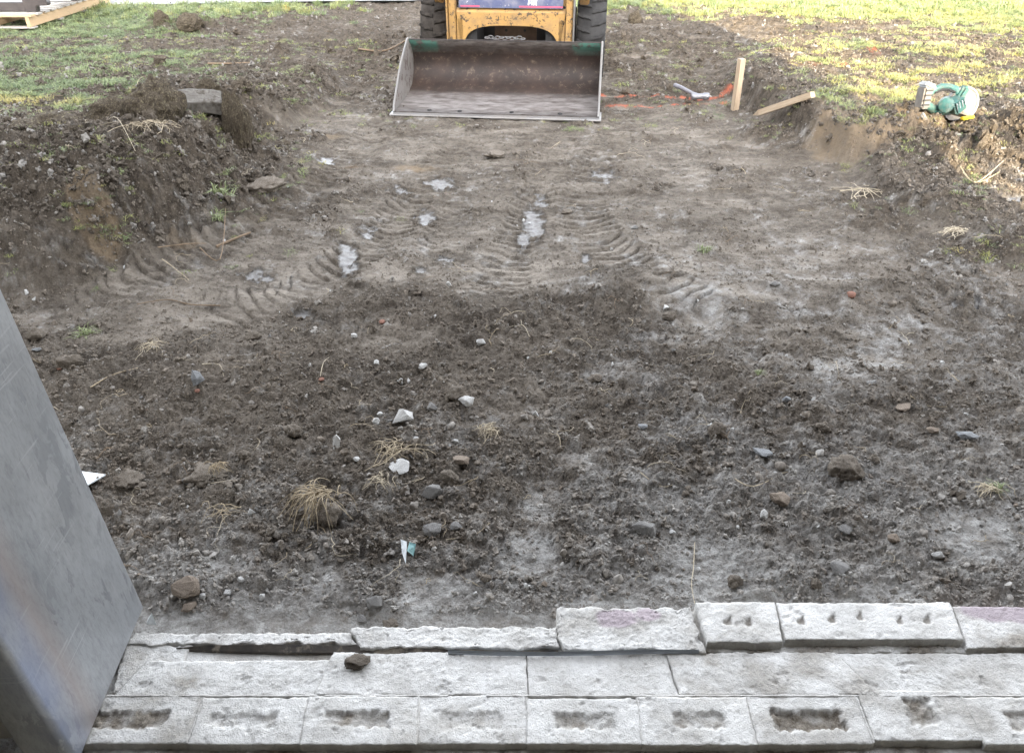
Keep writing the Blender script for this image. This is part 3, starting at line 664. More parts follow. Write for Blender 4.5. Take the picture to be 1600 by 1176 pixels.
JF = [(l * np_ + k, l * np_ + (k + 1) % np_, (l + 1) * np_ + (k + 1) % np_, (l + 1) * np_ + k) for l in range(levels) for k in range(np_)]
jm = mesh_np('steel_jamb', JV, JF, {'bend': att, 'warm': at2}); jm.set_sharp_from_angle(angle=R(50))
jo = link('steel_jamb', jm, M['steel']); tag(jo, 'tall bare grey steel door jamb standing on the left end of the sill', 'door jamb')
wl = MB()
MB().tube([(jx1 - .004 - 0.042 * k / 10, jy1 - 0.001, jz + k / 10) for k in range(0, 26)], 0.0022, 5).obj('edge_seam', M['steel'], jo)

# ================================================================== THE LOADER
def yellow_mat(): return worn('yellow_paint', (0.40, 0.232, 0.075), (0.05, 0.035, 0.025), 0.72, 12, 0.5, (0.17, 0.12, 0.075), 0.65)
M['yellow'] = yellow_mat()
M['rubber'] = simple('tyre_rubber', (0.034, 0.033, 0.033), 0.85, sc=9, var=0.5, bump=0.002, spec=.2)
M['mudrub'] = simple('muddy_rubber', (0.036, 0.031, 0.027), 0.9, sc=14, var=0.6, bump=0.006, spec=.15)
M['black'] = simple('black_steel', (0.022, 0.021, 0.021), 0.6, sc=8)
M['navy'] = worn('navy_decal', (0.045, 0.055, 0.12), (0.55, 0.52, 0.48), 0.60, 16, 0.4, (0.25, 0.24, 0.25), 0.5)
M['red'] = worn('red_stripe', (0.50, 0.05, 0.12), (0.6, 0.55, 0.5), 0.5, 14, 0.5)
M['white_paint'] = worn('white_lettering', (0.72, 0.72, 0.70), (0.05, 0.055, 0.11), 0.55, 20, 0.5)
M['edge'] = worn('worn_edge_steel', (0.22, 0.21, 0.20), (0.12, 0.09, 0.07), 0.6, 10, 0.4, (0.2, 0.17, 0.14), 0.5, 0.4)
M['dsteel'] = simple('dark_weathered_steel', (0.045, 0.036, 0.034), 0.5, sc=9, var=.4, metal=.2)
M['glass'] = simple('dark_glass', (0.02, 0.025, 0.03), 0.08, sc=3)
M['chain'] = simple('chain_steel', (0.16, 0.155, 0.15), 0.45, metal=0.6)
def bucket_mat():
    m, t, b = NT('rusty_bucket'); n = N(t)
    c = n.mix(n.ramp(n.noise(6, 6, 0.65), [(0.35, 0.0), (0.7, 1.0)]), (0.020, 0.013, 0.010), (0.052, 0.031, 0.023))
    sep = t.nodes.new('ShaderNodeSeparateXYZ'); n.L(n.co, sep.inputs[0])
    # dried clay clinging along the back
    d = n.math('MULTIPLY', n.ramp(n.noise(24, 8, 0.75), [(0.54, 0.0), (0.66, 0.8)]), n.ramp(n.noise(3.5, 3, .6, vec=n.map((.7, 2, 3))), [(0.42, 0.1), (0.6, 1.0)]))
    c = n.mix(d, c, (0.17, 0.13, 0.095))
    c = n.mix(n.attr('pol'), c, n.mix(n.ramp(n.noise(9, 7, 0.7, vec=n.map((1, 3, 1))), [(0.35, 0.0), (0.62, 1.0)]), (0.08, 0.064, 0.055), (0.30, 0.275, 0.26)))
    c = n.mix(n.math('MULTIPLY', n.attr('grn'), n.ramp(n.noise(10, 6, .7), [(0.38, 0), (0.5, .85)])), c, (0.09, 0.27, 0.215))
    n.L(c, b.inputs['Base Color']); b.inputs['Metallic'].default_value = 0.15
    n.L(n.mix(n.attr('pol'), 0.6, 0.42), b.inputs['Roughness'])
    n.bump(n.noise(40, 6, 0.7), 0.4, 0.004, b)
    return m
M['bucket'] = bucket_mat()
LX, LY = -0.125, 5.85
ld = empty('skid_steer_loader', (LX, LY, 0.0), (0, 0, R(-6.0)))
tag(ld, 'yellow skid steer loader with a wide rusty bucket resting on the mud', 'loader')
HW = 0.755
# bucket shell: inner profile (back, up), offset outward for thickness
BP = [(-0.02, 0.030), (0.10, 0.036), (0.26, 0.042), (0.42, 0.050), (0.52, 0.065), (0.60, 0.092), (0.665, 0.135), (0.705, 0.19), (0.72, 0.25), (0.71, 0.31), (0.685, 0.355), (0.655, 0.378), (0.598, 0.425)]
nxs = 60; xs_ = np.linspace(-HW, HW, nxs)
bv, pol, grn = [], [], []
def offs(i, t):
    a = Vector(BP[max(i - 1, 0)]); c = Vector(BP[min(i + 1, len(BP) - 1)]); d = (c - a).normalized(); return (BP[i][0] + d.y * t, BP[i][1] - d.x * t)
for lay, th in ((0, 0), (1, 0.012)):
    for i in range(len(BP)):
        q = offs(i, th)
        for x in xs_:
            bv.append((x, q[0], q[1] + 0.004 * mn.noise(Vector((x * 2.2, i * .7, lay)))))
            p_ = 1 - min(1, max(0, (BP[i][0] - .40) / .13))
            top = 1 if i >= 11 else (.5 if i == 10 else 0)
            pol.append(max(p_ * .95, top * .62) if lay == 0 else 0.1); grn.append(top * (1 if abs(x) > .55 else .0) )
n = len(BP)
bf = []
for lay in (0, 1):
    o0 = lay * n * nxs
    for i in range(n - 1):
        for k in range(nxs - 1):
            q = (o0 + i * nxs + k, o0 + i * nxs + k + 1, o0 + (i + 1) * nxs + k + 1, o0 + (i + 1) * nxs + k); bf.append(q if lay == 0 else q[::-1])
for row in (0, n - 1):
    for k in range(nxs - 1): bf.append((row * nxs + k, row * nxs + k + 1, n * nxs + row * nxs + k + 1, n * nxs + row * nxs + k))
bs = link('bucket', mesh_np('bucket', bv, bf, {'pol': pol, 'grn': grn}), M['bucket'], ld)
bs['label'] = 'rusty bucket shell with a scoured pale floor'
M['sideplate'] = worn('bucket_side_steel', (0.20, 0.185, 0.175), (0.07, 0.045, 0.035), 0.75, 8, 0.5, (0.30, 0.27, 0.24), 0.6, 0.2)
for sgn in (-1, 1):
    out = [(-0.02, 0.02)] + [offs(i, .010) for i in range(1, n)] 
    out = out + [(0.55, 0.432), (0.30, 0.30), (0.03, 0.085)]
    sp_ = MB().prism(out, 0, sgn * HW + (0.001 if sgn > 0 else -0.015), sgn * HW + (0.015 if sgn > 0 else -0.001)).obj('side_plate', M['sideplate'], bs, bevel=0.003)
    # rounded bead along the front edge
    MB().tube([(sgn * (HW + .008), y, zz) for y, zz in ((-0.03, 0.030), (0.0, 0.075), (0.03, 0.10), (0.30, 0.305), (0.56, 0.430), (0.60, 0.435))], 0.0085, 8).obj('edge_bead', M['edge'], bs, smooth=True)
MB().box((0, 0.60, 0.430), (2 * HW + .03, 0.018, 0.008), (R(-20), 0, 0)).obj('top_rail', M['dsteel'], bs, bevel=.003, noise=.002, nscale=6)
ce = MB()
ce.prism([(-0.075, 0.012), (-0.07, 0.022), (0.12, 0.030), (0.12, 0.014)], 0, -HW - .03, HW + .03).obj('cutting_edge', M['edge'], bs, bevel=.002)
for x in (-.5, -.27, .12, .48):
    MB().lathe([(0.0, 0.0), (0.0, 0.018), (0.010, 0.016), (0.012, 0.0)], 2, 10, (x, 0.02, 0.0295)).obj('bolt', M['black'], bs, smooth=True)
MB().prism([(-0.0835, 0.016), (-0.0765, 0.0235), (-.0765, .004)], 0, -.08, HW + .028).obj('wear_bar', M['edge'], bs)
# rear brackets of the bucket
for x in (-.42, .42): MB().prism([(0.72, 0.10), (0.86, 0.12), (0.86, 0.34), (0.69, 0.38), (.735, .25)], 0, x - .02, x + .02).obj('bracket', M['black'], bs)

# front frame: plate with an arched opening
PB = 1.08     # how far behind the lip the front plate stands
HWP = 0.452
arch = []
top, zlow, ztop, zarch = 0.595, 0.10, 0.595, 0.468
K = 22
for i in range(K + 1):
    a = math.pi * i / K
    cs = math.cos(a); sn = math.sin(a)
    arch.append((-(0.400 * math.copysign(abs(cs) ** 0.62, cs)), 0.15 + (zarch - .15) * abs(sn) ** 0.42))
out = [(-HWP, zlow)] + [(arch[0][0], zlow)] + arch + [(arch[-1][0], zlow), (HWP, zlow), (HWP, ztop), (-HWP, ztop)]
def strip_plate(y0, y1):
    mb = MB(); V = []; Fc = []
    m_ = len(arch)
    for (x, zz) in arch:
        hx = x / 0.40 * HWP
        V += [(x, y0, zz), (hx, y0 + .0, ztop - .03), (hx, y0 + .03, ztop), (x, y1, zz), (hx, y1, ztop)]
    for i in range(m_ - 1):
        a, b = i * 5, i * 5 + 5
        Fc += [(a, b, b + 1, a + 1), (a + 1, b + 1, b + 2, a + 2), (a + 2, b + 2, b + 4, a + 4), (a, a + 3, b + 3, b), (a + 3, a + 4, b + 4, b + 3)]
    mb.add(V, Fc)
    for s_ in (-1, 1): mb.box((s_ * (HWP + .40) / 2, (y0 + y1) / 2, .33), (HWP - .40 - .001, y1 - y0, .36))
    return mb
strip_plate(PB, PB + .05).obj('front_plate', M['yellow'], ld, smooth=True)
for s_ in (-1, 1):
    MB().box((s_ * .485, PB + .02, .45), (.056, .10, .62)).obj('arm_tower', M['yellow'], ld, bevel=.006)
    MB().box((s_ * .524, PB - .01, .45), (.012, .09, .66)).obj('tower_flange', M['edge'] if s_ > 0 else M['yellow'], ld, bevel=.002)
    MB().box((s_ * .49, PB - .035, .315), (.045, .012, .075)).obj('rubber_stop', M['black'], ld, bevel=.003)
    MB().box((s_ * .34, PB + .26, .28), (.10, .45, .30)).obj('inner_cheek', M['black'], ld)
MB().box((0, PB + .52, .30), (1.06, .06, .50)).obj('belly_plate', M['black'], ld)
M['brownpl'] = simple('dirty_brown_steel', (0.10, 0.065, 0.045), 0.8, sc=8, var=.5)
cp = MB().box((.02, PB + .24, .36), (.36, .03, .16)).obj('cross_plate', M['brownpl'], ld, bevel=.003)
for x in (-.06, .10): MB().lathe([(0, 0), (0, .012), (.012, .010), (.012, 0)], 1, 8, (x, PB + .212, .40)).obj('bolt', M['black'], cp)
# navy panel over the plate, with stripe and worn lettering
pn_ = MB().box((0, PB + .028, .683), (.86, .012, .175), (R(-14), 0, 0)).obj('decal_panel', M['navy'], ld)
def onp(mb, x, zz, w, h, rot=0): 
    dz = zz - .735; return mb.box((x, PB + .028 - .0085 + dz * math.tan(R(14)), zz - .052), (w, .002, h), (R(-14), rot, 0))
onp(MB(), -.335, .6635, .16, .011).obj('stripe', M['red'], pn_); onp(MB(), .25, .664, .36, .012).obj('stripe', M['red'], pn_)
lt = MB(); 
onp(lt, .150, .700, .010, .05, R(10)); onp(lt, .172, .700, .010, .05, R(-10)); onp(lt, .161, .694, .014, .008)
onp(lt, .190, .700, .010, .05); onp(lt, .200, .720, .018, .009); onp(lt, .200, .703, .018, .009); onp(lt, .212, .712, .008, .018); onp(lt, .208, .687, .009, .026, R(-18))
lt.obj('lettering', M['white_paint'], pn_)
# body, cab cage, boom arms
MB().box((0, PB + .085, .88), (.86, .04, .48), (R(-10), 0, 0)).obj('cab_front', M['yellow'], ld, bevel=.01)
MB().box((0, PB + 1.30, .52), (.94, 1.35, .56)).obj('body', M['yellow'], ld, bevel=.02)
for s_ in (-1, 1):
    MB().tube([(s_ * .42, PB + .15, .85), (s_ * .42, PB + .10, 1.30), (s_ * .42, PB + .30, 1.95), (s_ * .42, PB + 1.2, 1.97), (s_ * .42, PB + 1.3, .8)], .03, 8).obj('cage_post', M['black'], ld, smooth=True)
    MB().prism([(PB - .02, .14), (PB + .12, .14), (PB + .14, .78), (PB + 1.7, 1.18), (PB + 1.7, 1.36), (PB + .02, .92)], 0, s_ * .585 - .045, s_ * .585 + .0) if False else None
    MB().prism([(PB + .16, .76), (PB + 1.85, 1.16), (PB + 1.85, 1.34), (PB + .02, .92), (PB - .02, .70), (PB + .06, .62)], 0, s_ * .60 - .04, s_ * .60 + .04).obj('boom_arm', M['yellow'], ld, bevel=.008)
    MB().box((s_ * .60, PB + 1.75, .95), (.09, .16, .75)).obj('rear_upright', M['yellow'], ld, bevel=.01)
MB().box((0, PB + .75, 1.99), (.90, .98, .04)).obj('cab_roof', M['black'], ld, bevel=.01)
MB().box((0, PB + 1.0, .98), (.5, .12, .5), (R(-10), 0, 0)).obj('seat', M['black'], ld, bevel=.03)
# wheels
RT, WT = 0.372, 0.245
def tyre_mesh():
    pr = [(-.085, .20), (-.10, .23), (-.118, .28), (-.1225, .31), (-.112, .338), (-.09, .352), (0, .357), (.09, .352), (.112, .338), (.1225, .31), (.118, .28), (.10, .23), (.085, .20)]
    return MB().lathe(pr, 0, 44).mesh('tyre', True)
def lug_mesh(sg):
    mb = MB(); V = []
    # a stepped lug from the centre line to the shoulder, wrapped on the tread
    path = [(0.004, 0.00), (0.040, 0.035), (0.070, 0.040), (0.122, 0.115)]
    for (x, ph) in path:
        r0 = .352 if x < .1 else .325; r1 = RT if x < .1 else .356
        for r in (r0, r1):
            for w in (0, .085):
                V.append((sg * x, r * math.sin(ph + w * (1 if r == r0 else .82) + (0 if r == r0 else .008)), r * math.cos(ph + w * (1 if r == r0 else .82) + (0 if r == r0 else .008))))
    Fc = [(0, 1, 3, 2), (12, 14, 15, 13)]
    for i in range(3):
        a, b = i * 4, i * 4 + 4
        Fc += [(a, b, b + 1, a + 1), (a + 2, a + 3, b + 3, b + 2), (a, a + 2, b + 2, b), (a + 1, b + 1, b + 3, a + 3)]
    return mb.add(V, Fc).mesh('tread_lug', bevel=.004)
tm = tyre_mesh(); lugL, lugR = lug_mesh(-1), lug_mesh(1)
rimm = MB().lathe([(.05, .0), (.05, .10), (.075, .15), (.085, .205), (-.085, .205), (-.08, .0)], 0, 28).mesh('rim', True)
for m_ in (lugL, lugR): m_.materials.append(M['rubber'])
rimm.materials.append(M['yellow'])
lugsj = None
for (x, y, mat, full) in ((-.665, PB + .42, M['mudrub'], True), (.665, PB + .42, M['rubber'], True), (-.665, PB + 1.32, M['mudrub'], False), (.665, PB + 1.32, M['mudrub'], False)):
    ty = bpy.data.objects.new('tyre', tm.copy()); COL.objects.link(ty); ty.data.materials.append(mat); ty.parent = ld; ty.location = (x, y, RT - .02)
    link('rim', rimm, None, ty, (0, 0, 0), (0, 0, 0 if x > 0 else math.pi))
    for k in range(22):
        for sg, lm in ((-1, lugL), (1, lugR)):
            if x < 0 and full:
                lm2 = bpy.data.meshes.get('tread_lug_m%d' % sg) or lm.copy(); lm2.name = 'tread_lug_m%d' % sg
                if lm2.materials[0] != M['mudrub']: lm2.materials[0] = M['mudrub']
            else: lm2 = lm
            l_ = bpy.data.objects.new('tread_lug', lm2); COL.objects.link(l_); l_.parent = ty
            l_.rotation_euler = (2 * math.pi * (k + (.5 if sg > 0 else 0)) / 22, 0, 0)
# chain draped behind the bucket rail
ch = empty('steel_chain', (LX, LY, 0), (0, 0, R(-6.0))); tag(ch, 'short steel chain lying along the top edge of the bucket', 'chain')
def torus_link(a=.020, b=.012, r=.0042):
    pts = [(a * math.cos(t) , b * math.sin(t), 0) for t in [2 * math.pi * i / 14 for i in range(15)]]
    return MB().tube(pts, r, 6, False).mesh('chain_link', True)
tl = torus_link(); tl.materials.append(M['chain'])
for i in range(11):
    l_ = bpy.data.objects.new('chain_link', tl); COL.objects.link(l_); l_.parent = ch
    l_.location = (-.135 + i * .028, .625 + .006 * math.sin(i * 1.7), .447 + .004 * math.sin(i * 2.3)); l_.rotation_euler = (R(90) * (i % 2) + .3, .15 * math.sin(i), .3 * math.sin(i * 3))

# ================================================================== PALLET AND WHAT LIES ON IT
def wood_mat(name, c1, c2, sc=10, ax=(1, 12, 12)):
    m, t, b = NT(name); n = N(t)
    g = n.noise(sc, 5, 0.6, 0.4, n.map(ax))
    n.L(n.mix(n.ramp(g, [(0.3, 0), (0.7, 1)]), c1, c2), b.inputs['Base Color']); b.inputs['Roughness'].default_value = 0.75
    n.bump(g, 0.25, 0.003, b); return m
M['pine'] = wood_mat('pallet_pine', (0.36, 0.23, 0.12), (0.56, 0.40, 0.24))
M['pinegrey'] = wood_mat('grey_pallet_wood', (0.26, 0.23, 0.20), (0.42, 0.39, 0.35))
px0, py0 = G(50, 46, 0.14)
pal = empty('wooden_pallet', (px0, py0, 0.145), (0, 0, R(1.0))); tag(pal, 'pale wooden pallet on the grass at the far left corner', 'pallet')
for k in range(4): MB().box((-.02 - k * .40, 1.0, .0625), (.042, 2.0, .095)).obj('stringer', M['pine'], pal, bevel=.003)
for k in range(13):
    MB().box((-.62, .05 + k * .158, .121), (1.30, .098, .019), (0, 0, R(random.uniform(-.8, .8)))).obj('deck_board', M['pinegrey'] if k else M['pine'], pal, bevel=.002)
for k in range(4): MB().box((-.62, .05 + k * .6, .007), (1.28, .095, .014)).obj('bottom_board', M['pinegrey'], pal, bevel=.002)
M['dsteel'] = simple('dark_weathered_steel', (0.045, 0.036, 0.034), 0.5, sc=9, var=.4, metal=.2)
im = empty('implement', (px0, py0, 0.276), (0, 0, R(1.0))); tag(im, 'dark steel attachment frame with curved hook plates lying on the pallet', 'attachment')
MB().box((-.76, .28, .05), (1.25, .08, .09)).obj('crossbar', M['dsteel'], im, bevel=.006)
MB().box((-.64, .98, .07), (1.15, .07, .07)).obj('crossbar', M['dsteel'], im, bevel=.006)
MB().prism([(-.06, 0), (.06, 0), (.07, .06), (.19, .065), (.20, .09), (.15, .20), (.06, .32), (-.08, .34)], 1, .22, .30).obj('hook_plate', M['dsteel'], im, bevel=.006, loc=(-.07, 0, 0))
MB().prism([(0, 0), (.10, 0), (.11, .06), (.20, .10), (.12, .24), (0, .26)], 1, 1.15, 1.22).obj('hook_plate', M['dsteel'], im, bevel=.006, loc=(-.08, 0, 0))
M['gsteel'] = simple('grey_scoured_steel', (0.20, 0.19, 0.185), 0.45, sc=10, var=.5, metal=.3)
MB().box((.10, .80, .17), (.26, .45, .05), (R(16), R(-14), R(-25))).obj('curved_blade', M['gsteel'], im, bevel=.01)
MB().box((-.02, 1.02, .22), (.50, .16, .05), (0, R(6), R(-10))).obj('blade', M['gsteel'], im, bevel=.01)

# ================================================================== STAKES, HAMMER, SAW
M['stake'] = wood_mat('new_stake_wood', (0.32, 0.235, 0.15), (0.46, 0.36, 0.26), 8, (14, 14, 1.2))
sp = at(1148, 171)
st = MB().prism([(-.022, 0), (.022, 0), (.022, .40), (-.022, .40)], 1, -.02, .02)
st = MB(); st.box((0, 0, .16), (.046, .042, .42)); st.add([(-.023, -.021, -.05), (.023, -.021, -.05), (.023, .021, -.05), (-.023, .021, -.05), (0, 0, -.16)], [(0, 1, 4), (1, 2, 4), (2, 3, 4), (3, 0, 4)])
tag(st.obj('wooden_stake', M['stake'], loc=(sp.x, sp.y, sp.z), rot=(0, R(-1), R(25)), bevel=.0015), 'pale wooden stake standing upright in the mud right of the loader', 'stake')
_q = G(1188, 176, .09); a = Vector((_q[0], _q[1], .09)); _q = G(1270, 148, .30); b = Vector((_q[0], _q[1], .30))
d = b - a; ls = MB(); ls.box((0, 0, 0), (.045, .04, d.length)); ls.add([(-.022, -.02, -d.length / 2), (.022, -.02, -d.length / 2), (.022, .02, -d.length / 2), (-.022, .02, -d.length / 2), (.01, 0, -d.length / 2 - .09)], [(0, 1, 4), (1, 2, 4), (2, 3, 4), (3, 0, 4)])
tag(ls.obj('wooden_stake', M['stake'], loc=(a + b) / 2, rot=d.to_track_quat('Z', 'Y').to_euler(), bevel=.0015), 'pale wooden stake lying tilted across the edge of the bank', 'stake')
hm = at(1086, 158)
ho = empty('hammer', hm + Vector((0, 0, .03)), (0, 0, 0)); tag(ho, 'grey hammer lying on the mud beside the orange paint lines', 'hammer')
M['hgrey'] = simple('hammer_steel', (0.20, 0.20, 0.215), 0.4, metal=.5, sc=12)
M['hpale'] = simple('pale_handle', (0.17, 0.165, 0.18), 0.55, sc=12)
MB().tube([(.035, -.01, .012), (-.02, .05, .02), (-.085, .17, .035), (-.125, .24, .04)], [.013, .014, .017, .018], 10).obj('handle', M['hpale'], ho, smooth=True)
hd = MB().lathe([(-.07, 0), (-.07, .024), (-.062, .028), (-.03, .028), (-.02, .022), (.02, .022), (.03, .028), (.062, .028), (.07, .024), (.07, 0)], 0, 12, (.03, -.02, .012)).obj('head', M['hgrey'], ho, smooth=True)

M['teal'] = worn('teal_plastic', (0.02, 0.10, 0.09), (0.25, 0.24, 0.2), .6, 40, .5, (0.16, 0.14, 0.11), .6)
M['guard'] = simple('cast_guard_metal', (0.17, 0.155, 0.14), 0.55, metal=.2, sc=20)
M['yellowp'] = simple('yellow_plastic', (0.65, 0.48, 0.03), 0.45)
M['label'] = simple('pale_label', (0.24, 0.25, 0.26), 0.5)
sp = at(1470, 178)
sw = empty('circular_saw', sp + Vector((0.0, 0, .0)), (R(-8), R(6), R(6))); tag(sw, 'teal and grey circular saw lying on the sunlit grass above the bank', 'circular saw')
# motor housing with vents, pointing at the camera
MB().lathe([(-.10, 0), (-.10, .035), (-.095, .043), (-.02, .046), (.0, .05), (.03, .05), (.03, 0)], 1, 20, (0, 0, .055)).obj('motor', M['teal'], sw, smooth=True, rot=(0, R(0), R(-35)), loc=(.02, 0, 0))
mh = MB().box((.045, -.055, .06), (.085, .09, .085), (R(6), R(-38), R(10))).obj('motor_housing', M['teal'], sw, bevel=.012)
for k in range(4): MB().box((.022 + k * .014, -.1045, .052 + k * .011), (.006, .003, .045), (R(6), R(-38), R(10))).obj('vent', M['label'], mh)
hpts = [(-.115, 0, .04), (-.125, 0, .085), (-.10, 0, .130), (-.05, 0, .158), (.0, 0, .160), (.045, 0, .150), (.075, 0, .12)]
hl = MB().tube(hpts, [.022, .02, .019, .018, .019, .022, .026], 10).obj('handle', M['teal'], sw, smooth=True)
MB().tube([(-.09, -.012, .118), (-.045, -.014, .140), (0, -.014, .142), (.04, -.014, .132)], .008, 6).obj('grip', M['black'], hl, smooth=True)
MB().tube([(-.12, 0, .045), (-.06, 0, .022), (.0, 0, .02), (.06, 0, .03)], [.024, .028, .03, .03], 10).obj('lower_frame', M['teal'], sw, smooth=True)
MB().box((.082, -.012, .115), (.05, .07, .12), (0, R(18), 0)).obj('gear_case', M['teal'], sw, bevel=.014)
gd = MB(); ga = [(.118 + .098 * math.cos(t), .065 + .098 * math.sin(t)) for t in [R(-40 + i * 230 / 20) for i in range(21)]]
gd.prism(ga, 1, -.012, .028).obj('blade_guard', M['guard'], sw, bevel=.004)
MB().tube([(.118 + .101 * math.cos(t), -.012, .065 + .101 * math.sin(t)) for t in [R(-55 + i * 190 / 18) for i in range(19)]], .007, 6).obj('guard_rim', M['label'], sw, smooth=True)
MB().lathe([(-.018, 0), (-.018, .030), (-.01, .034), (0, .034)], 1, 14, (.125, -.004, .06)).obj('arbor_boss', M['guard'], sw, smooth=True)
MB().lathe([(-.002, 0), (-.002, .088), (.0, .088), (.0, 0)], 1, 30, (.118, .036, .05)).obj('blade', M['hgrey'], sw)
MB().box((.06, .045, .004), (.34, .006, .13), (R(70), R(10), 0)).obj('base_plate', M['guard'], sw, bevel=.002)
bt = MB().box((-.155, -.01, .085), (.055, .09, .13), (0, R(-6), 0)).obj('battery', M['guard'], sw, bevel=.01)
MB().box((-.150, -.008, .155), (.075, .09, .035), (0, R(14), 0)).obj('battery_cap', M['label'], bt, bevel=.01)
for k in range(4): MB().box((-.156, -.057, .045 + k * .028), (.045, .004, .010), (0, R(-6), 0)).obj('rib', M['black'], bt)
MB().box((.125, -.085, -.005), (.085, .03, .018), (0, R(-12), R(8))).obj('guard_lever', M['yellowp'], sw, bevel=.005)

# ================================================================== LUMPS, STONES, CLODS
def lump_np(seed, sub=3, planes=9, amp=0.16, flat=0.8, cut=0.72, fine=0.05):
    rn = random.Random(seed); bm = bmesh.new(); bmesh.ops.create_icosphere(bm, subdivisions=sub, radius=1)
    pl = []
    for _ in range(planes):
        v = Vector((rn.gauss(0, 1), rn.gauss(0, 1), rn.gauss(0, 1))).normalized(); pl.append((v, cut + rn.random() * .25))
    off = Vector((seed * 3.1, seed * 1.7, 0))
    for v in bm.verts:
        p = v.co.copy()
        for q, d_ in pl:
            e = p.dot(q) - d_
            if e > 0: p -= q * e * .93
        p *= 1 + amp * mn.noise(p * 1.6 + off) + amp * .5 * mn.noise(p * 3.7 + off) + fine * mn.noise(p * 8 + off) + fine * .6 * mn.noise(p * 17 + off)
        p.z *= flat; v.co = p
    for f in bm.faces: f.smooth = True
    me = bpy.data.meshes.new('lump'); bm.to_mesh(me); bm.free(); return me
def stone_np(seed, npts=15, sub=3, amp=.05, flat=.8):
    rn = random.Random(seed); bm = bmesh.new()
    for _ in range(npts):
        v = Vector((rn.gauss(0, 1), rn.gauss(0, 1), rn.gauss(0, 1))).normalized() * rn.uniform(.80, 1.05); v.z *= flat; bm.verts.new(v)
    r_ = bmesh.ops.convex_hull(bm, input=bm.verts)
    bmesh.ops.delete(bm, geom=[v for v in bm.verts if not v.link_faces], context='VERTS')
    bmesh.ops.bevel(bm, geom=bm.edges[:], offset=.05, segments=1, affect='EDGES', clamp_overlap=True)
    bmesh.ops.triangulate(bm, faces=bm.faces)
    bmesh.ops.subdivide_edges(bm, edges=bm.edges[:], cuts=sub, use_grid_fill=True)
    off = Vector((seed * 1.3, 0, seed * .7))
    for v in bm.verts:
        p = v.co; v.co = p * (1 + amp * mn.noise(p * 3 + off) + amp * .7 * mn.noise(p * 9 + off) + amp * .4 * mn.noise(p * 22 + off))
    for f in bm.faces: f.smooth = True
    me = bpy.data.meshes.new('stone'); bm.to_mesh(me); bm.free(); me.set_sharp_from_angle(angle=R(28)); return me
protos = bpy.data.collections.new('soil_shapes'); gproto = bpy.data.collections.new('blade_shapes'); sproto = bpy.data.collections.new('straw_shapes')
def crumb_mesh(seed, nb=5):
    # a broken aggregate of soil: several angular bits stuck together
    rn = random.Random(seed); V = []; Fc = []
    for b in range(nb):
        bm = bmesh.new(); c = Vector((rn.gauss(0, .42), rn.gauss(0, .42), rn.gauss(0, .26))) if b else Vector((0, 0, 0)); r = rn.uniform(.35, .62) if b else .75
        for _ in range(13): 
            v = Vector((rn.gauss(0, 1), rn.gauss(0, 1), rn.gauss(0, 1))).normalized() * rn.uniform(.7, 1.1) * r; v.z *= .85; bm.verts.new(c + v)
        bmesh.ops.convex_hull(bm, input=bm.verts); bmesh.ops.delete(bm, geom=[v for v in bm.verts if not v.link_faces], context='VERTS')
        bmesh.ops.subdivide_edges(bm, edges=bm.edges[:], cuts=1)
        bmesh.ops.triangulate(bm, faces=bm.faces)
        for v in bm.verts: v.co += Vector(mn.noise_vector(v.co * 3.1 + Vector((seed, b, 0)))) * .13
        bm.verts.index_update(); n0 = len(V); V += [tuple(v.co) for v in bm.verts]; Fc += [tuple(v.index + n0 for v in f.verts) for f in bm.faces]; bm.free()
    me = bpy.data.meshes.new('crumb'); me.from_pydata(V, [], Fc); return me
mproto = bpy.data.collections.new('mud_shapes')
for i in range(10):
    for cc, mt in ((protos, 'clod'), (mproto, 'mudclod')):
        me = crumb_mesh(900 + i, 3 + i % 4); me.materials.append(M[mt]); o = bpy.data.objects.new('crumb_shape_%02d' % i, me); cc.objects.link(o)
for i in range(1):
    me = lump_np(900 + i, 2, 5 + i % 5, .38, .75, .62, .2) if True else None; me.materials.append(M['clod']); o = bpy.data.objects.new('lump_shape_%02d' % i, me); protos.objects.link(o)

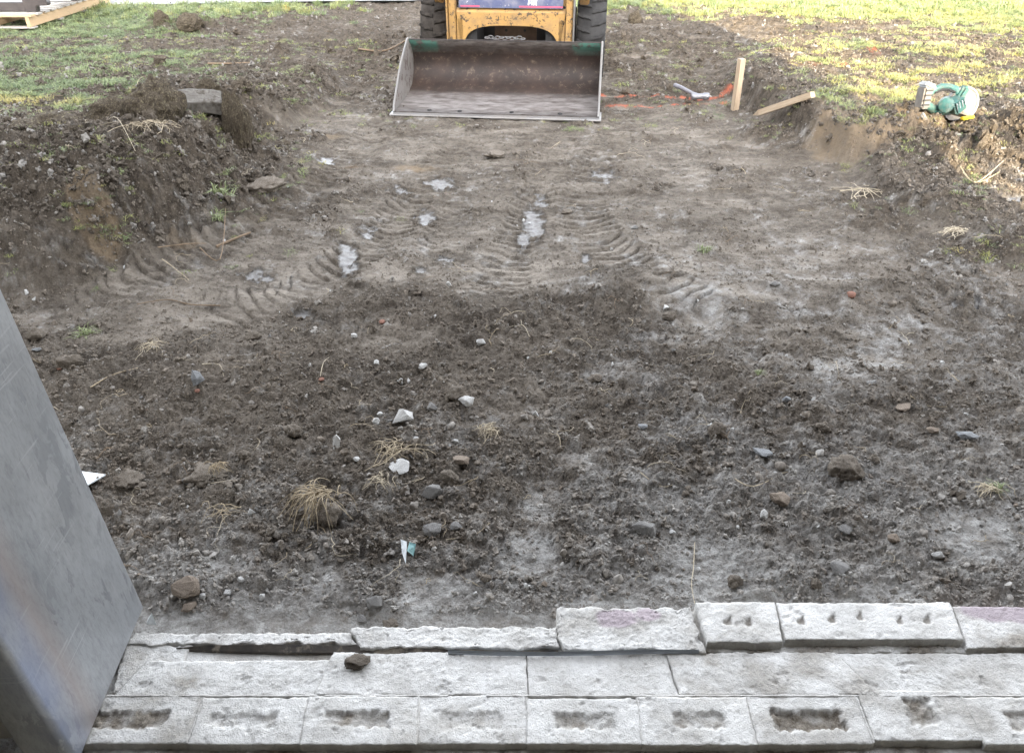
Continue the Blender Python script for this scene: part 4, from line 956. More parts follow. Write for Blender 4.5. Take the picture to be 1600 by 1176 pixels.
def scatter(name, P3, rot, scl, tone, coll, nproto, label, cat, kind='stuff'):
    n = len(P3); me = bpy.data.meshes.new(name); me.vertices.add(n); me.vertices.foreach_set('co', np.asarray(P3, np.float32).ravel())
    a = me.attributes.new('rot', 'FLOAT_VECTOR', 'POINT'); a.data.foreach_set('vector', np.asarray(rot, np.float32).ravel())
    a = me.attributes.new('scl', 'FLOAT_VECTOR', 'POINT'); a.data.foreach_set('vector', np.asarray(scl, np.float32).ravel())
    a = me.attributes.new('tone', 'FLOAT', 'POINT'); a.data.foreach_set('value', np.asarray(tone, np.float32).ravel())
    a = me.attributes.new('pick', 'INT', 'POINT'); a.data.foreach_set('value', rng.integers(0, nproto, n).astype(np.int32))
    o = bpy.data.objects.new(name, me); COL.objects.link(o)
    g = bpy.data.node_groups.new(name, 'GeometryNodeTree')
    g.interface.new_socket('Geometry', in_out='INPUT', socket_type='NodeSocketGeometry'); g.interface.new_socket('Geometry', in_out='OUTPUT', socket_type='NodeSocketGeometry')
    nn = g.nodes.new; L = g.links.new
    gi, go, ip, ci = nn('NodeGroupInput'), nn('NodeGroupOutput'), nn('GeometryNodeInstanceOnPoints'), nn('GeometryNodeCollectionInfo')
    ci.inputs['Collection'].default_value = coll; ci.inputs['Separate Children'].default_value = True; ci.inputs['Reset Children'].default_value = True
    def na(k, t): q = nn('GeometryNodeInputNamedAttribute'); q.data_type = t; q.inputs['Name'].default_value = k; return [s_ for s_ in q.outputs if s_.name == 'Attribute' and s_.enabled][0]
    L(gi.outputs[0], ip.inputs['Points']); L(ci.outputs[0], ip.inputs['Instance']); ip.inputs['Pick Instance'].default_value = True
    L(na('pick', 'INT'), ip.inputs['Instance Index'])
    er = nn('FunctionNodeEulerToRotation'); L(na('rot', 'FLOAT_VECTOR'), er.inputs[0]); L(er.outputs[0], ip.inputs['Rotation'])
    L(na('scl', 'FLOAT_VECTOR'), ip.inputs['Scale']); L(ip.outputs[0], go.inputs[0])
    md = o.modifiers.new('scatter', 'NODES'); md.node_group = g
    tag(o, label, cat, kind=kind); return o

def field_points(n, ymax, pw=1.0):
    """random ground points, denser near the building"""
    y = 1.24 * (ymax / 1.24) ** (rng.random(n) ** pw); x = (rng.random(n) * 2 - 1) * (1.25 + 0.62 * y); return x, y

def soil_clods(n, r0, r1, ymax, name, label, seedless=0, bare=False, pw=1.0, want=0.25, ymin=1.25, th=None, box=None, coll=None):
    x, y = field_points(n, ymax, pw)
    if box: x = box[0] + (box[1] - box[0]) * rng.random(n); y = box[2] + (box[3] - box[2]) * rng.random(n)
    F = fields(x, y)
    clump = ss(-0.25, 0.35, fbm(x * 4.5, y * 4.5, 3, 301 + seedless))
    k = np.clip(F['loose'], 0, 1) * (0.25 + 0.75 * clump) + want * (0.3 + clump)
    ok = (rng.random(n) < k) & (F['wet'] < 0.2) & (F['grass'] < 0.6) & (rng.random(n) > 0.8 * F['trk']) & (rng.random(n) > 0.6 * F['chalk']) & (y > ymin) & (F['loose'] > (th if th is not None else (.4 if ymin > 2 else -1)))
    x, y = x[ok], y[ok]; F = {q: w[ok] for q, w in F.items()}; n = len(x)
    r = r0 + (r1 - r0) * rng.random(n) ** 3.2
    P3 = np.stack([x, y, F['z'] + r * 0.12], -1); rot = rng.random((n, 3)) * 6.28 * np.array([1, 1, 1])
    s3 = r[:, None] * (0.7 + 0.6 * rng.random((n, 3)))
    tone = np.clip(F['chalk'] * (0.35 + 0.65 * rng.random(n)) + 0.45 * (rng.random(n) < 0.12) + 0.12 * (1 - F['loose']) * rng.random(n), 0, 1)
    return scatter(name, P3, rot, s3, tone, coll or protos, 10 if coll else 11, label, 'soil')
soil_clods(230000, 0.0018, 0.0080, 4.6, 'soil_crumbs', 'fine crumbs of dark soil strewn over the near ground', 0, want=.16)
soil_clods(27000, 0.005, 0.018, 6.5, 'soil_clumps', 'small rounded lumps of dark soil on the churned ground', 3, want=.06)
soil_clods(34000, 0.009, 0.034, 11.0, 'mud_lumps', 'torn lumps of dark mud on the heaps and round the loader', 5, want=0.0, pw=0.45, ymin=4.2, coll=mproto)
soil_clods(34000, 0.005, 0.028, 8.0, 'heap_lumps', 'crumbled lumps of soil on the left heap', 13, want=.1, ymin=3.0, th=.3, box=(-4.6, -0.9, 3.2, 6.6), coll=mproto)
soil_clods(9000, 0.006, 0.026, 8.0, 'bank_lumps', 'crumbled lumps of soil on the right bank', 17, want=.1, ymin=3.0, th=.3, box=(1.7, 5.0, 3.0, 6.2), coll=mproto)
soil_clods(120000, 0.0035, 0.011, 8.5, 'mud_crumbs', 'small crumbs of mud over the scraped ground farther off', 9, want=.20, pw=.5, ymin=3.2, th=-1)

# 300 larger clods, each an object
cm = [crumb_mesh(40 + i, 4 + i % 5) for i in range(14)]
for m_ in cm: m_.name = 'clod'; m_.materials.append(M['lump'])
cnt = 0; tries = 0
xs, ys_ = field_points(5000, 5.2, 0.9); FF = fields(xs, ys_)
for i in range(5000):
    if cnt >= 190: break
    if FF['loose'][i] < .45 or FF['wet'][i] > .1 or ys_[i] < 1.33 or FF['grass'][i] > .3: continue
    if random.random() > .35 + .65 * (math.sin(xs[i] * 4.1 + 1) * math.sin(ys_[i] * 5.3) > 0): continue
    r = random.uniform(.006, .013) * (1 + .28 * ys_[i]) * (1.6 if random.random() < .08 else 1)
    r = min(r, .05)
    o = link('soil_clod', cm[cnt % 14], None, None, (xs[i], ys_[i], FF['z'][i] + r * .25), [random.uniform(0, 6.28) for _ in range(3)], [r * random.uniform(.8, 1.3) for _ in range(3)])
    tag(o, 'rounded clod of dark soil lying on the churned ground', 'soil clod', 'loose soil clods on the churned ground'); cnt += 1

M['mudlump'] = lump_material('mud_lump', (0.040, 0.032, 0.025), (0.135, 0.110, 0.085), (0.20, 0.17, 0.13), 14, 0.008)
cmud = [crumb_mesh(140 + i, 5 + i % 4) for i in range(10)]
for m_ in cmud: m_.name = 'torn_clod'; m_.materials.append(M['mudlump'])
for (bx, nn, lab, grp) in (((-3.9, -1.3, 3.6, 6.4), 55, 'torn dark clod lying on the left heap', 'torn clods on the left heap'), ((1.9, 4.2, 3.4, 6.0), 30, 'torn dark clod lying on the right bank', 'torn clods on the right bank'), ((-3.0, 2.6, 6.0, 9.5), 45, 'dark clod lying on the mud round the loader', 'clods on the mud round the loader')):
    xs = rng.uniform(bx[0], bx[1], 900); ys_ = rng.uniform(bx[2], bx[3], 900); FF = fields(xs, ys_); k = 0
    for i in range(900):
        if k >= nn: break
        if FF['moist_dim'][i] < .45 or FF['grass'][i] > .4 or (FF['mound'][i] < .3 and 'mud' not in grp): continue
        if -1.0 < xs[i] < .9 and ys_[i] < 8.6: continue
        r = random.uniform(.025, .05) * (1.7 if random.random() < .15 else 1)
        o = link('torn_clod', cmud[k % 10], None, None, (xs[i], ys_[i], FF['z'][i] + r * .15), [random.uniform(0, 6.28) for _ in range(3)], [r * random.uniform(.8, 1.4), r * random.uniform(.8, 1.2), r * .8])
        tag(o, lab, 'soil clod', grp); k += 1

# the stones and pieces one can point to: px, py, width px, height px, material, name, category, label
ST = [
 (628, 655, 34, 32, 'white_stone', 'rubble_chunk', 'largest white angular chunk of rubble left of the middle of the pit'),
 (525, 697, 18, 27, 'white_stone', 'rubble_chunk', 'upright oval white chip with dark pits above the root ball'),
 (621, 729, 38, 17, 'white_stone', 'rubble_chunk', 'long pointed white chip with grey hollow below the largest white chunk'),
 (588, 661, 13, 13, 'white_stone', 'rubble_chunk', 'small rounded white stone just left of the largest white chunk'),
 (594, 647, 9, 9, 'white_stone', 'rubble_chunk', 'tiny white stone above the small rounded white one'),
 (729, 628, 26, 20, 'white_stone', 'rubble_chunk', 'white three-sided chunk leaning on a dark upright clod'),
 (626, 592, 13, 13, 'white_stone', 'rubble_chunk', 'small white stone upslope of the largest white chunk'),
 (639, 597, 5, 10, 'white_stone', 'rubble_chunk', 'thin white sliver right of the small white stone'),
 (661, 575, 16, 9, 'white_stone', 'rubble_chunk', 'flat white flake above the cluster of white stones'),
 (751, 535, 14, 14, 'white_stone', 'rubble_chunk', 'lone whitish stone below the middle of the tyre tracks'),
 (557, 718, 11, 10, 'white_stone', 'rubble_chunk', 'small speckled white stone between the oval chip and the long chip'),
 (649, 679, 12, 5, 'white_stone', 'rubble_chunk', 'short white splinter under the largest white chunk'),
 (711, 689, 11, 8, 'white_stone', 'rubble_chunk', 'small white crumb above the pale trodden path'),
 (318, 931, 15, 11, 'white_stone', 'rubble_chunk', 'white pebble right of the big tan rock'),
 (356, 927, 11, 13, 'white_stone', 'rubble_chunk', 'second white pebble to the right of the big tan rock'),
 (410, 933, 9, 11, 'white_stone', 'rubble_chunk', 'third white pebble out from the big tan rock'),
 (1195, 806, 13, 16, 'white_stone', 'rubble_chunk', 'white chip below the brown rounded stone'),
 (1466, 866, 18, 14, 'white_stone', 'rubble_chunk', 'white chip on pale ground near the right edge'),
 (1214, 733, 9, 9, 'white_stone', 'pebble', 'round white pebble above the brown rounded stone'),
 (1139, 783, 9, 8, 'white_stone', 'pebble', 'small white pebble left of the brown rounded stone'),
 (701, 446, 9, 9, 'white_stone', 'pebble', 'white pebble at the lower end of the middle tyre tracks'),
 (553, 525, 11, 10, 'white_stone', 'pebble', 'pale pebble on dark soil left of centre'),
 (1209, 444, 18, 9, 'grey_stone', 'stone', 'pale flat stone on the scraped ground right of the curved track'),
 (991, 355, 12, 9, 'grey_stone', 'stone', 'pale stone beside the right-hand tyre track'),
 (676, 638, 17, 20, 'grey_stone', 'stone', 'upright grey stone right of the largest white chunk'),
 (677, 829, 34, 26, 'grey_stone', 'stone', 'round light grey stone right of the root ball'),
 (712, 823, 20, 16, 'grey_stone', 'stone', 'smaller grey stone touching the round light grey one'),
 (586, 942, 24, 28, 'grey_stone', 'stone', 'upright grey stone in front of the sill'),
 (565, 968, 20, 14, 'grey_stone', 'stone', 'pale grey stone against the broken mortar lip'),
 (610, 660, 9, 9, 'grey_stone', 'pebble', 'little grey pebble tucked left against the largest white chunk'),
 (720, 715, 26, 18, 'tan_stone', 'stone', 'tan flat-topped stone right of the long white chip'),
 (1312, 886, 27, 30, 'grey_stone', 'stone', 'blocky grey stone with a dark flake behind it near the right blocks'),
 (1398, 841, 22, 15, 'tan_stone', 'stone', 'smooth tan pebble on the pale ground at the right'),
 (1323, 818, 26, 18, 'grey_stone', 'stone', 'pale rounded double stone left of the smooth tan pebble'),
 (1218, 781, 32, 24, 'tan_stone', 'stone', 'brown rounded stone right of centre'),
 (290, 920, 44, 44, 'tan_stone', 'rock', 'big angular tan rock beside the foot of the steel jamb'),
 (296, 947, 26, 16, 'tan_stone', 'stone', 'tan stone under the front of the big tan rock'),
 (1411, 633, 27, 12, 'tan_stone', 'stone', 'flat stone with a pale end at the right'),
 (1512, 679, 30, 20, 'slate', 'stone', 'bluish slate stone lying tilted at the right'),
 (1456, 676, 18, 10, 'tan_stone', 'stone', 'small flat pale stone left of the bluish slate one'),
 (1192, 703, 28, 12, 'slate', 'stone', 'dark thin slab sticking out of loose soil right of centre'),
 (1005, 664, 16, 13, 'slate', 'stone', 'bluish stone chip near the middle of the pit'),
 (1228, 628, 14, 14, 'slate', 'stone', 'bluish broken stone above the dark thin slab'),
 (1363, 597, 17, 10, 'grey_stone', 'stone', 'smooth grey pebble in the loose soil at the right'),
 (1120, 676, 24, 26, 'lump', 'soil_lump', 'squarish dark lump right of the bluish chip'),
 (1322, 730, 46, 40, 'lump', 'soil_lump', 'largest dark block of soil right of centre'),
 (675, 770, 32, 28, 'grey_stone', 'stone', 'jagged grey stone below the tan flat-topped one'),
 (702, 748, 26, 24, 'lump', 'soil_lump', 'rounded clod touching the jagged grey stone'),
 (714, 617, 26, 28, 'lump', 'soil_lump', 'dark upright clod behind the white three-sided chunk'),
 (322, 742, 58, 24, 'lump', 'soil_lump', 'wide pale-topped clod with dry roots on the left'),
 (299, 752, 24, 22, 'grey_stone', 'stone', 'round grey stone in front of the wide pale-topped clod'),
 (382, 711, 14, 14, 'lump', 'soil_lump', 'small square clod right of the wide pale-topped one'),
 (458, 676, 24, 26, 'lump', 'soil_lump', 'greenish mossy clod up left of the root ball'),
 (196, 741, 44, 16, 'lump', 'soil_lump', 'dark slab of soil right of the white scrap by the jamb'),
 (53, 525, 26, 24, 'lump', 'soil_lump', 'grey clod just right of the top of the steel jamb'),
 (110, 568, 34, 28, 'lump', 'soil_lump', 'dark blocky clod upslope of the steel jamb'),
 (60, 550, 14, 14, 'slate', 'stone', 'square grey stone under the grey clod near the jamb'),
 (309, 596, 16, 30, 'slate', 'stone', 'narrow flat grey chip standing in dark soil at the left'),
 (414, 283, 46, 22, 'lump', 'soil_lump', 'dark ragged clod at the left edge of the tyre tracks'),
 (397, 526, 20, 14, 'lump', 'soil_lump', 'pointed clod with one pale side above the left soil'),
 (885, 337, 14, 8, 'lump', 'soil_lump', 'dark clod beside the brightest puddle'),
 (775, 242, 34, 10, 'lump', 'soil_lump', 'dark crumbled clod just in front of the bucket'),
 (930, 590, 22, 14, 'lump', 'soil_lump', 'dark clod in the middle of the loose soil'),
 (1045, 497, 20, 14, 'lump', 'soil_lump', 'clod at the bottom of the curved right-hand track'),
 (1148, 908, 22, 18, 'lump', 'soil_lump', 'dark clod on chalky ground in front of the right blocks'),
 (1273, 912, 18, 16, 'lump', 'soil_lump', 'dark round clod behind the right blocks'),
 (612, 976, 22, 14, 'lump', 'soil_lump', 'dark rooty clod resting on the broken mortar lip'),
 (1008, 826, 40, 24, 'grey_stone', 'stone', 'dusty grey stones lump half buried below centre'),
 (1285, 668, 18, 14, 'lump', 'soil_lump', 'clod with a pink fleck above the largest dark block'),
 (560, 1037, 34, 14, 'lump', 'soil_lump', 'brown crumb of dirt lying on the mortar bed of the sill'),
]
for i, (px, py, wpx, hpx, mk, nm, lab) in enumerate(ST):
    p = at(px, py + hpx * .3); 
    if py > 1000: x, y = G(px, py, .06); p = Vector((x, y, .058))
    dep = p.y * _c + (CAM_H - p.z) * _s; k = dep / FPX
    rx = wpx * k * .54; rz = hpx * k * .60
    ang = mk in ('white_stone', 'slate') or nm in ('rock',)
    me = lump_np(60 + i * 3, 4, 7, .32, 1.0, .62, .17) if mk == 'lump' else stone_np(60 + i * 3, 13 + i % 6, 3, .06 if mk != 'tan_stone' else .08, .95); me.name = nm
    rf = .55 if mk in ('slate',) else .8
    cat = {'rubble_chunk': 'rubble', 'pebble': 'pebble', 'stone': 'stone', 'rock': 'rock', 'soil_lump': 'soil clod'}[nm]
    hh = rz * rf if hpx <= wpx * 1.2 else rz
    o = link(nm, me, M[mk], None, (p.x, p.y + hh * .3, p.z + hh * .72), (R(random.uniform(-8, 8)), R(random.uniform(-10, 10)), R(random.uniform(-25, 25))), (rx * 1.1, max(rx, rz) * .85, hh * 1.1))
    tag(o, lab, cat)
# many small stones that nothing tells apart
pm = [stone_np(400 + i, 10, 0, .05, .8) for i in range(8)]
for i, m_ in enumerate(pm): m_.name = 'pebble'; m_.materials.append(M['white_stone' if i < 4 else ('grey_stone' if i < 7 else 'tan_stone')])
xs, ys_ = field_points(3000, 4.2, 0.85); FF = fields(xs, ys_); cnt = 0
for i in range(3000):
    if cnt >= 150: break
    if ys_[i] < 1.3 or FF['grass'][i] > .2 or FF['bench'][i] > .3: continue
    if random.random() > .15 + .85 * max(FF['chalk'][i], float(np.exp(-((FF['u'][i] - 640) / 200) ** 2 - ((FF['v'][i] - 680) / 140) ** 2))): continue
    r = random.choice([.004, .005, .006, .007, .009]) * (1 + .15 * ys_[i])
    o = link('pebble', pm[cnt % 8], None, None, (xs[i], ys_[i], FF['z'][i] + r * .4), [random.uniform(0, 6.28) for _ in range(3)], [r * random.uniform(.8, 1.4) for _ in range(3)])
    tag(o, 'little pale pebble scattered on the soil of the pit', 'pebble', 'little pale pebbles scattered over the pit'); cnt += 1

# sods and the slab of concrete on the left heap
M['sod'] = lump_material('rooty_sod', (0.045, 0.036, 0.027), (0.115, 0.092, 0.068), (0.20, 0.17, 0.11), 18, 0.02)
def sod(px, py, w, h, seed, label, extra=None):
    p = at(px, py + h * .42); dep = p.y * _c + (CAM_H - p.z) * _s; k = dep / FPX
    me = lump_np(seed, 5, 8, .24, 1.0, .72, .10); me.name = 'sod'
    o = link('sod', me, M['sod'], None, (p.x, p.y + .05, p.z + h * k * .30), (0, 0, R(seed * 37 % 360)), (w * k * .56, w * k * .5, h * k * 1.15)); tag(o, label, 'sod'); return o
sods = [sod(243, 172, 84, 42, 71, 'domed sod of rooty earth on top of the left heap'),
        sod(362, 158, 44, 50, 72, 'upright torn sod standing right of the grey slab on the left heap'),
        sod(168, 190, 62, 24, 73, 'broken dark sod at the crest of the left heap'),
        sod(75, 212, 110, 24, 74, 'long low sod with hanging roots at the left end of the heap'),
        sod(325, 152, 34, 16, 75, 'small dark sod behind the grey slab'),
        sod(297, 42, 40, 14, 76, 'dark overturned sod in the far grass on the left'),
        sod(250, 30, 22, 14, 77, 'small grassy sod beside the far overturned one'),
        sod(993, 32, 22, 12, 79, 'small clod of earth far right of the loader')]
M['slabc'] = lump_material('old_concrete', (0.075, 0.066, 0.056), (0.16, 0.148, 0.132), (0.06, 0.05, 0.04), 20, 0.006)
p = at(312, 178)
sb = MB().box((0, 0, 0), (.23, .20, .065))
me = sb.mesh('concrete_piece'); bm = bmesh.new(); bm.from_mesh(me); bmesh.ops.subdivide_edges(bm, edges=bm.edges[:], cuts=10, use_grid_fill=True)
for v in bm.verts: v.co += Vector(mn.noise_vector(v.co * 9)) * .012 + Vector(mn.noise_vector(v.co * 40)) * .004
for f in bm.faces: f.smooth = True
bm.to_mesh(me); bm.free()
tag(link('concrete_piece', me, M['slabc'], None, (p.x, p.y + .05, p.z + .045), (R(8), R(9), R(22))), 'flat grey slab of old concrete resting on the left heap', 'concrete')

# white scrap behind the jamb, white chip at its foot
M['scrap'] = simple('speckled_white_sheet', (0.62, 0.65, 0.66), 0.5, sc=60, var=.25)
def shard(pts, th, name, label, cat, mat):
    n_ = len(pts); V = pts + [(x, y, z_ - th) for x, y, z_ in pts]
    F_ = [tuple(range(n_)), tuple(reversed(range(n_, 2 * n_)))] + [(i, i + n_, (i + 1) % n_ + n_, (i + 1) % n_) for i in range(n_)]
    return tag(MB().add(V, F_).obj(name, mat, noise=.001), label, cat)
def z3(px, py, dz=0.0): p = at(px, py); x, y = G(px, py, p.z + dz); return (x, y, p.z + dz)
shard([z3(60, 722, .02), z3(128, 736, .03), z3(165, 741, .03), z3(136, 757, .035), z3(60, 790, .02)], .004, 'white_scrap', 'white speckled sheet scrap poking out from behind the steel jamb', 'scrap', M['scrap'])
shard([z3(237, 957, .04), z3(244, 975, .02), z3(228, 974, .015), z3(231, 966, .02)], .003, 'paper_chip', 'small white three-cornered chip right of the foot of the jamb', 'scrap', M['scrap'])
M['tealscrap'] = simple('teal_foil', (0.16, 0.30, 0.30), 0.5, var=.4, sc=60)
shard([z3(640, 846, .02), z3(650, 850, .02), z3(646, 868, .01), z3(636, 860, .01)], .002, 'foil_scrap', 'crumpled teal scrap of foil in the soil below the root ball', 'scrap', M['tealscrap'])
shard([z3(626, 842, .02), z3(636, 846, .02), z3(634, 880, .005), z3(628, 862, .01)], .002, 'foil_scrap', 'torn white strip beside the teal foil scrap', 'scrap', M['scrap'])
M['brick'] = lump_material('red_brick_crumb', (0.20, 0.095, 0.07), (0.30, 0.16, 0.12), (0.15, .12, .1), 50, .002)
for px, py, s_, lb in ((94, 576, 9, 'red brick crumb near the steel jamb'), (1322, 697, 8, 'pinkish red crumb above the largest dark block'), (309, 610, 8, 'reddish flake at the foot of the narrow grey chip'), (1330, 462, 14, 'reddish stained flake on the ridge at the right'), (502, 588, 9, 'pale pink shred on dark soil left of centre'), (597, 503, 9, 'reddish crumb in the soil left of centre')):
    p = at(px, py); dep = p.y * _c + (CAM_H - p.z) * _s; k = dep / FPX
    tag(link('brick_crumb', lump_np(px, 2, 8, .1, .8, .6, .03), M['brick'], None, (p.x, p.y, p.z + .004), None, (s_ * k * .6, s_ * k * .6, s_ * k * .45)), lb, 'crumb')

# ================================================================== ROOTS AND TWIGS
def wiggle(L, seed, segs=12, curl=.5, arch=.012):
    rn = random.Random(seed); p = Vector((0, 0, 0)); a = 0; out = []
    for i in range(segs + 1):
        t = i / segs; out.append((p.x, p.y, arch * math.sin(math.pi * t) + rn.uniform(-.003, .003)))
        a += rn.gauss(0, curl); p = p + Vector((math.cos(a), math.sin(a), 0)) * L / segs
    c = sum((Vector(q) for q in out), Vector()) / len(out)
    return [Vector(q) - Vector((c.x, c.y, 0)) for q in out]
rm = []
for i in range(16):
    L = random.uniform(.05, .16); pts = wiggle(L, i, 10, .35 + .3 * (i % 3), .004 + .010 * (i % 2)); mb = MB()
    r = random.uniform(.0007, .0013); mb.tube(pts, [r * (1 - .6 * j / 10) for j in range(11)], 4)
    if i % 2:
        q = wiggle(L * .4, i + 50, 6, .5, .008); mb.tube([pts[4] + v - q[0] for v in q], r * .6, 4)
    rm.append(mb.mesh('root', True)); rm[-1].materials.append(M['root'] if i % 5 else M['twig'])
xs, ys_ = field_points(2600, 6.0, 0.9); FF = fields(xs, ys_); cnt = 0
for i in range(2600):
    if cnt >= 250: break
    if ys_[i] < 1.32 or FF['wet'][i] > .2 or (random.random() > .25 + FF['loose'][i] * .75): continue
    s_ = .6 + .22 * ys_[i] if ys_[i] < 4 else 1.6
    o = link('root', rm[cnt % 16], None, None, (xs[i], ys_[i], FF['z'][i] + .006), (random.gauss(0, .15), random.gauss(0, .15), random.uniform(0, 6.28)), (s_,) * 3)
    tag(o, 'thin pale root strand lying loose on the soil', 'root', 'loose root strands on the soil'); cnt += 1
# roots with a place of their own
def root_path(pxs, r, label, mat='root', lift=.006, name='root'):
    pts = [];
    for (a, b) in pxs:
        p = at(a, b); pts.append(Vector((p.x, p.y, p.z + lift)))
    # smooth
    fine = []
    for i in range(len(pts) - 1):
        p0, p1, p2, p3 = pts[max(i - 1, 0)], pts[i], pts[i + 1], pts[min(i + 2, len(pts) - 1)]
        for j in range(5):
            t = j / 5; fine.append(.5 * ((2 * p1) + (p2 - p0) * t + (2 * p0 - 5 * p1 + 4 * p2 - p3) * t * t + (3 * p1 - p0 - 3 * p2 + p3) * t ** 3))
    fine.append(pts[-1])
    return tag(MB().tube(fine, [r * (1 - .5 * i / len(fine)) for i in range(len(fine))], 5).obj(name, M[mat], smooth=True), label, 'twig' if name == 'twig' else 'root')
root_path([(1130, 738), (1165, 760), (1190, 757), (1220, 742), (1243, 738)], .0016, 'long pale root bent in a shallow V right of centre')
root_path([(1000, 742), (1035, 753), (1066, 751)], .0014, 'pale root strand left of the V-bent one')
root_path([(1422, 620), (1450, 635), (1478, 640)], .0016, 'thick pale root lying beside the flat pale-ended stone')
root_path([(140, 602), (170, 590), (195, 582), (216, 577)], .0022, 'forked pale root up right of the steel jamb')
root_path([(1085, 850), (1083, 890), (1080, 915), (1085, 945)], .0013, 'upright running root ending at the rear block')
root_path([(697, 845), (740, 838), (765, 822)], .0016, 'pale root curving right from the round light grey stone')
root_path([(290, 758), (330, 755), (368, 752)], .0014, 'straight straw stem in front of the round grey stone')
root_path([(500, 585), (506, 570), (515, 560)], .0012, 'short upright pale shoot left of centre')
root_path([(1157, 648), (1162, 625), (1172, 612)], .0012, 'hooked root on the pale patch right of centre')
root_path([(317, 574), (343, 572), (350, 590)], .0014, 'looped root above the narrow grey chip')
root_path([(345, 480), (300, 478), (262, 470), (215, 478)], .003, 'twig along the lower end of the left track', 'twig', .008, 'twig')
root_path([(220, 288), (270, 286), (300, 285)], .003, 'straight brown twig on the face of the left heap', 'twig', .03, 'twig')
root_path([(290, 294), (320, 300), (348, 304)], .0028, 'second brown twig to the right on the left heap', 'twig', .02, 'twig')
root_path([(225, 300), (240, 307), (262, 305)], .002, 'pale forked root under the straight brown twig', 'root', .03)
root_path([(180, 262), (200, 248), (212, 238)], .0016, 'pale branching root across the middle of the left heap', 'root', .03)
root_path([(335, 371), (370, 369), (392, 366)], .007, 'dark stick pressed into the left track', 'twig', .006, 'twig')
root_path([(560, 78), (600, 74), (634, 68)], .012, 'long dry stick on the mud left of the bucket', 'twig', .02, 'twig')
root_path([(325, 101), (360, 100), (395, 101)], .010, 'dark stick on the far mud at the left', 'twig', .015, 'twig')
root_path([(1510, 255), (1540, 246), (1575, 232)], .004, 'long root arching over the dark sod at the right', 'root', .03)
root_path([(1505, 248), (1535, 252), (1572, 240)], .004, 'second root crossing the arching one at the right', 'root', .03)
def tangle(name, px, py, w, h, nroots, seed, label, lumpmat=None, rr=.0011, fan=False):
    rn = random.Random(seed); p = at(px, py + h * .4); dep = p.y * _c + (CAM_H - p.z) * _s; k = dep / FPX; W_, H_ = w * k / 2, h * k / 2
    base = empty(name, p); tag(base, label, 'root ball' if lumpmat else 'root tangle')
    if lumpmat:
        me = lump_np(seed, 4, 7, .30, .9, .68, .12); me.name = 'earth'; link('earth', me, M[lumpmat], base, (W_ * .30, 0, H_ * .25), None, (W_ * .62, W_ * .55, H_ * .75))
    mb = MB()
    for i in range(nroots):
        if fan:
            a0 = R(rn.gauss(215, 55)); s0 = Vector((W_ * .15 + rn.gauss(0, W_ * .26), H_ * .45 + rn.gauss(0, .006), H_ * 1.25 + rn.uniform(-.008, .006)))
            ph_ = rn.uniform(0, 6); L = W_ * rn.uniform(.35, 1.65); d0 = Vector((math.cos(a0), math.sin(a0), .15))
            pts = [s0 + d0 * L * t + Vector((.006 * math.sin(ph_ + t * 5), .006 * math.cos(ph_ * 2 + t * 6), -H_ * 1.2 * t * t + .014 * math.sin(t * 3) + .003 * math.sin(ph_ + 9 * t))) for t in [j / 7 for j in range(8)]]
        else:
            a0 = rn.uniform(0, 6.28); s0 = Vector((rn.gauss(0, W_ * .35), rn.gauss(0, H_ * .4), .008)); q = wiggle(W_ * rn.uniform(.7, 1.9), seed * 31 + i, 8, .45, .02)
            Mz = Matrix.Rotation(a0, 3, 'Z'); pts = [s0 + Mz @ v for v in q]
        r = rr * rn.uniform(.6, 1.25); mb.tube(pts, [r * (1 - .6 * j / len(pts)) for j in range(len(pts))], 4)
    o = mb.obj('roots', M['root'], base, smooth=True)
tangle('root_ball', 500, 784, 80, 66, 80, 11, 'straw coloured root ball with a clump of earth left of centre', 'lump', .0013, True)
tangle('root_tangle', 618, 696, 100, 34, 26, 12, 'tangle of pale roots below the largest white chunk')
tangle('root_tangle', 765, 664, 50, 34, 26, 13, 'small yellowish root tangle right of the white three-sided chunk')
tangle('root_tangle', 600, 746, 60, 30, 14, 14, 'sparse root tangle under the long pointed white chip')
tangle('root_tangle', 1502, 352, 70, 30, 30, 15, 'dry root tangle on the right bench', rr=.0022)
tangle('root_tangle', 238, 535, 55, 34, 18, 16, 'branching root tangle in the left loose soil')
tangle('root_tangle', 350, 790, 60, 34, 12, 17, 'thin root tangle left of the root ball')
tangle('root_tangle', 1545, 762, 60, 22, 24, 18, 'greenish tuft of uprooted grass near the right edge')
tangle('root_tangle', 340, 735, 50, 16, 16, 19, 'dry rootlets on top of the wide pale-topped clod')
tangle('root_tangle', 230, 215, 110, 26, 30, 20, 'root mat hanging below the domed sod on the left heap', rr=.0011)
tangle('root_tangle', 80, 208, 90, 22, 30, 21, 'hanging roots on the low sod at the left end of the heap', rr=.0011)
tangle('root_tangle', 1375, 232, 100, 24, 16, 22, 'fine roots over the tan face of the right bank', rr=.002)

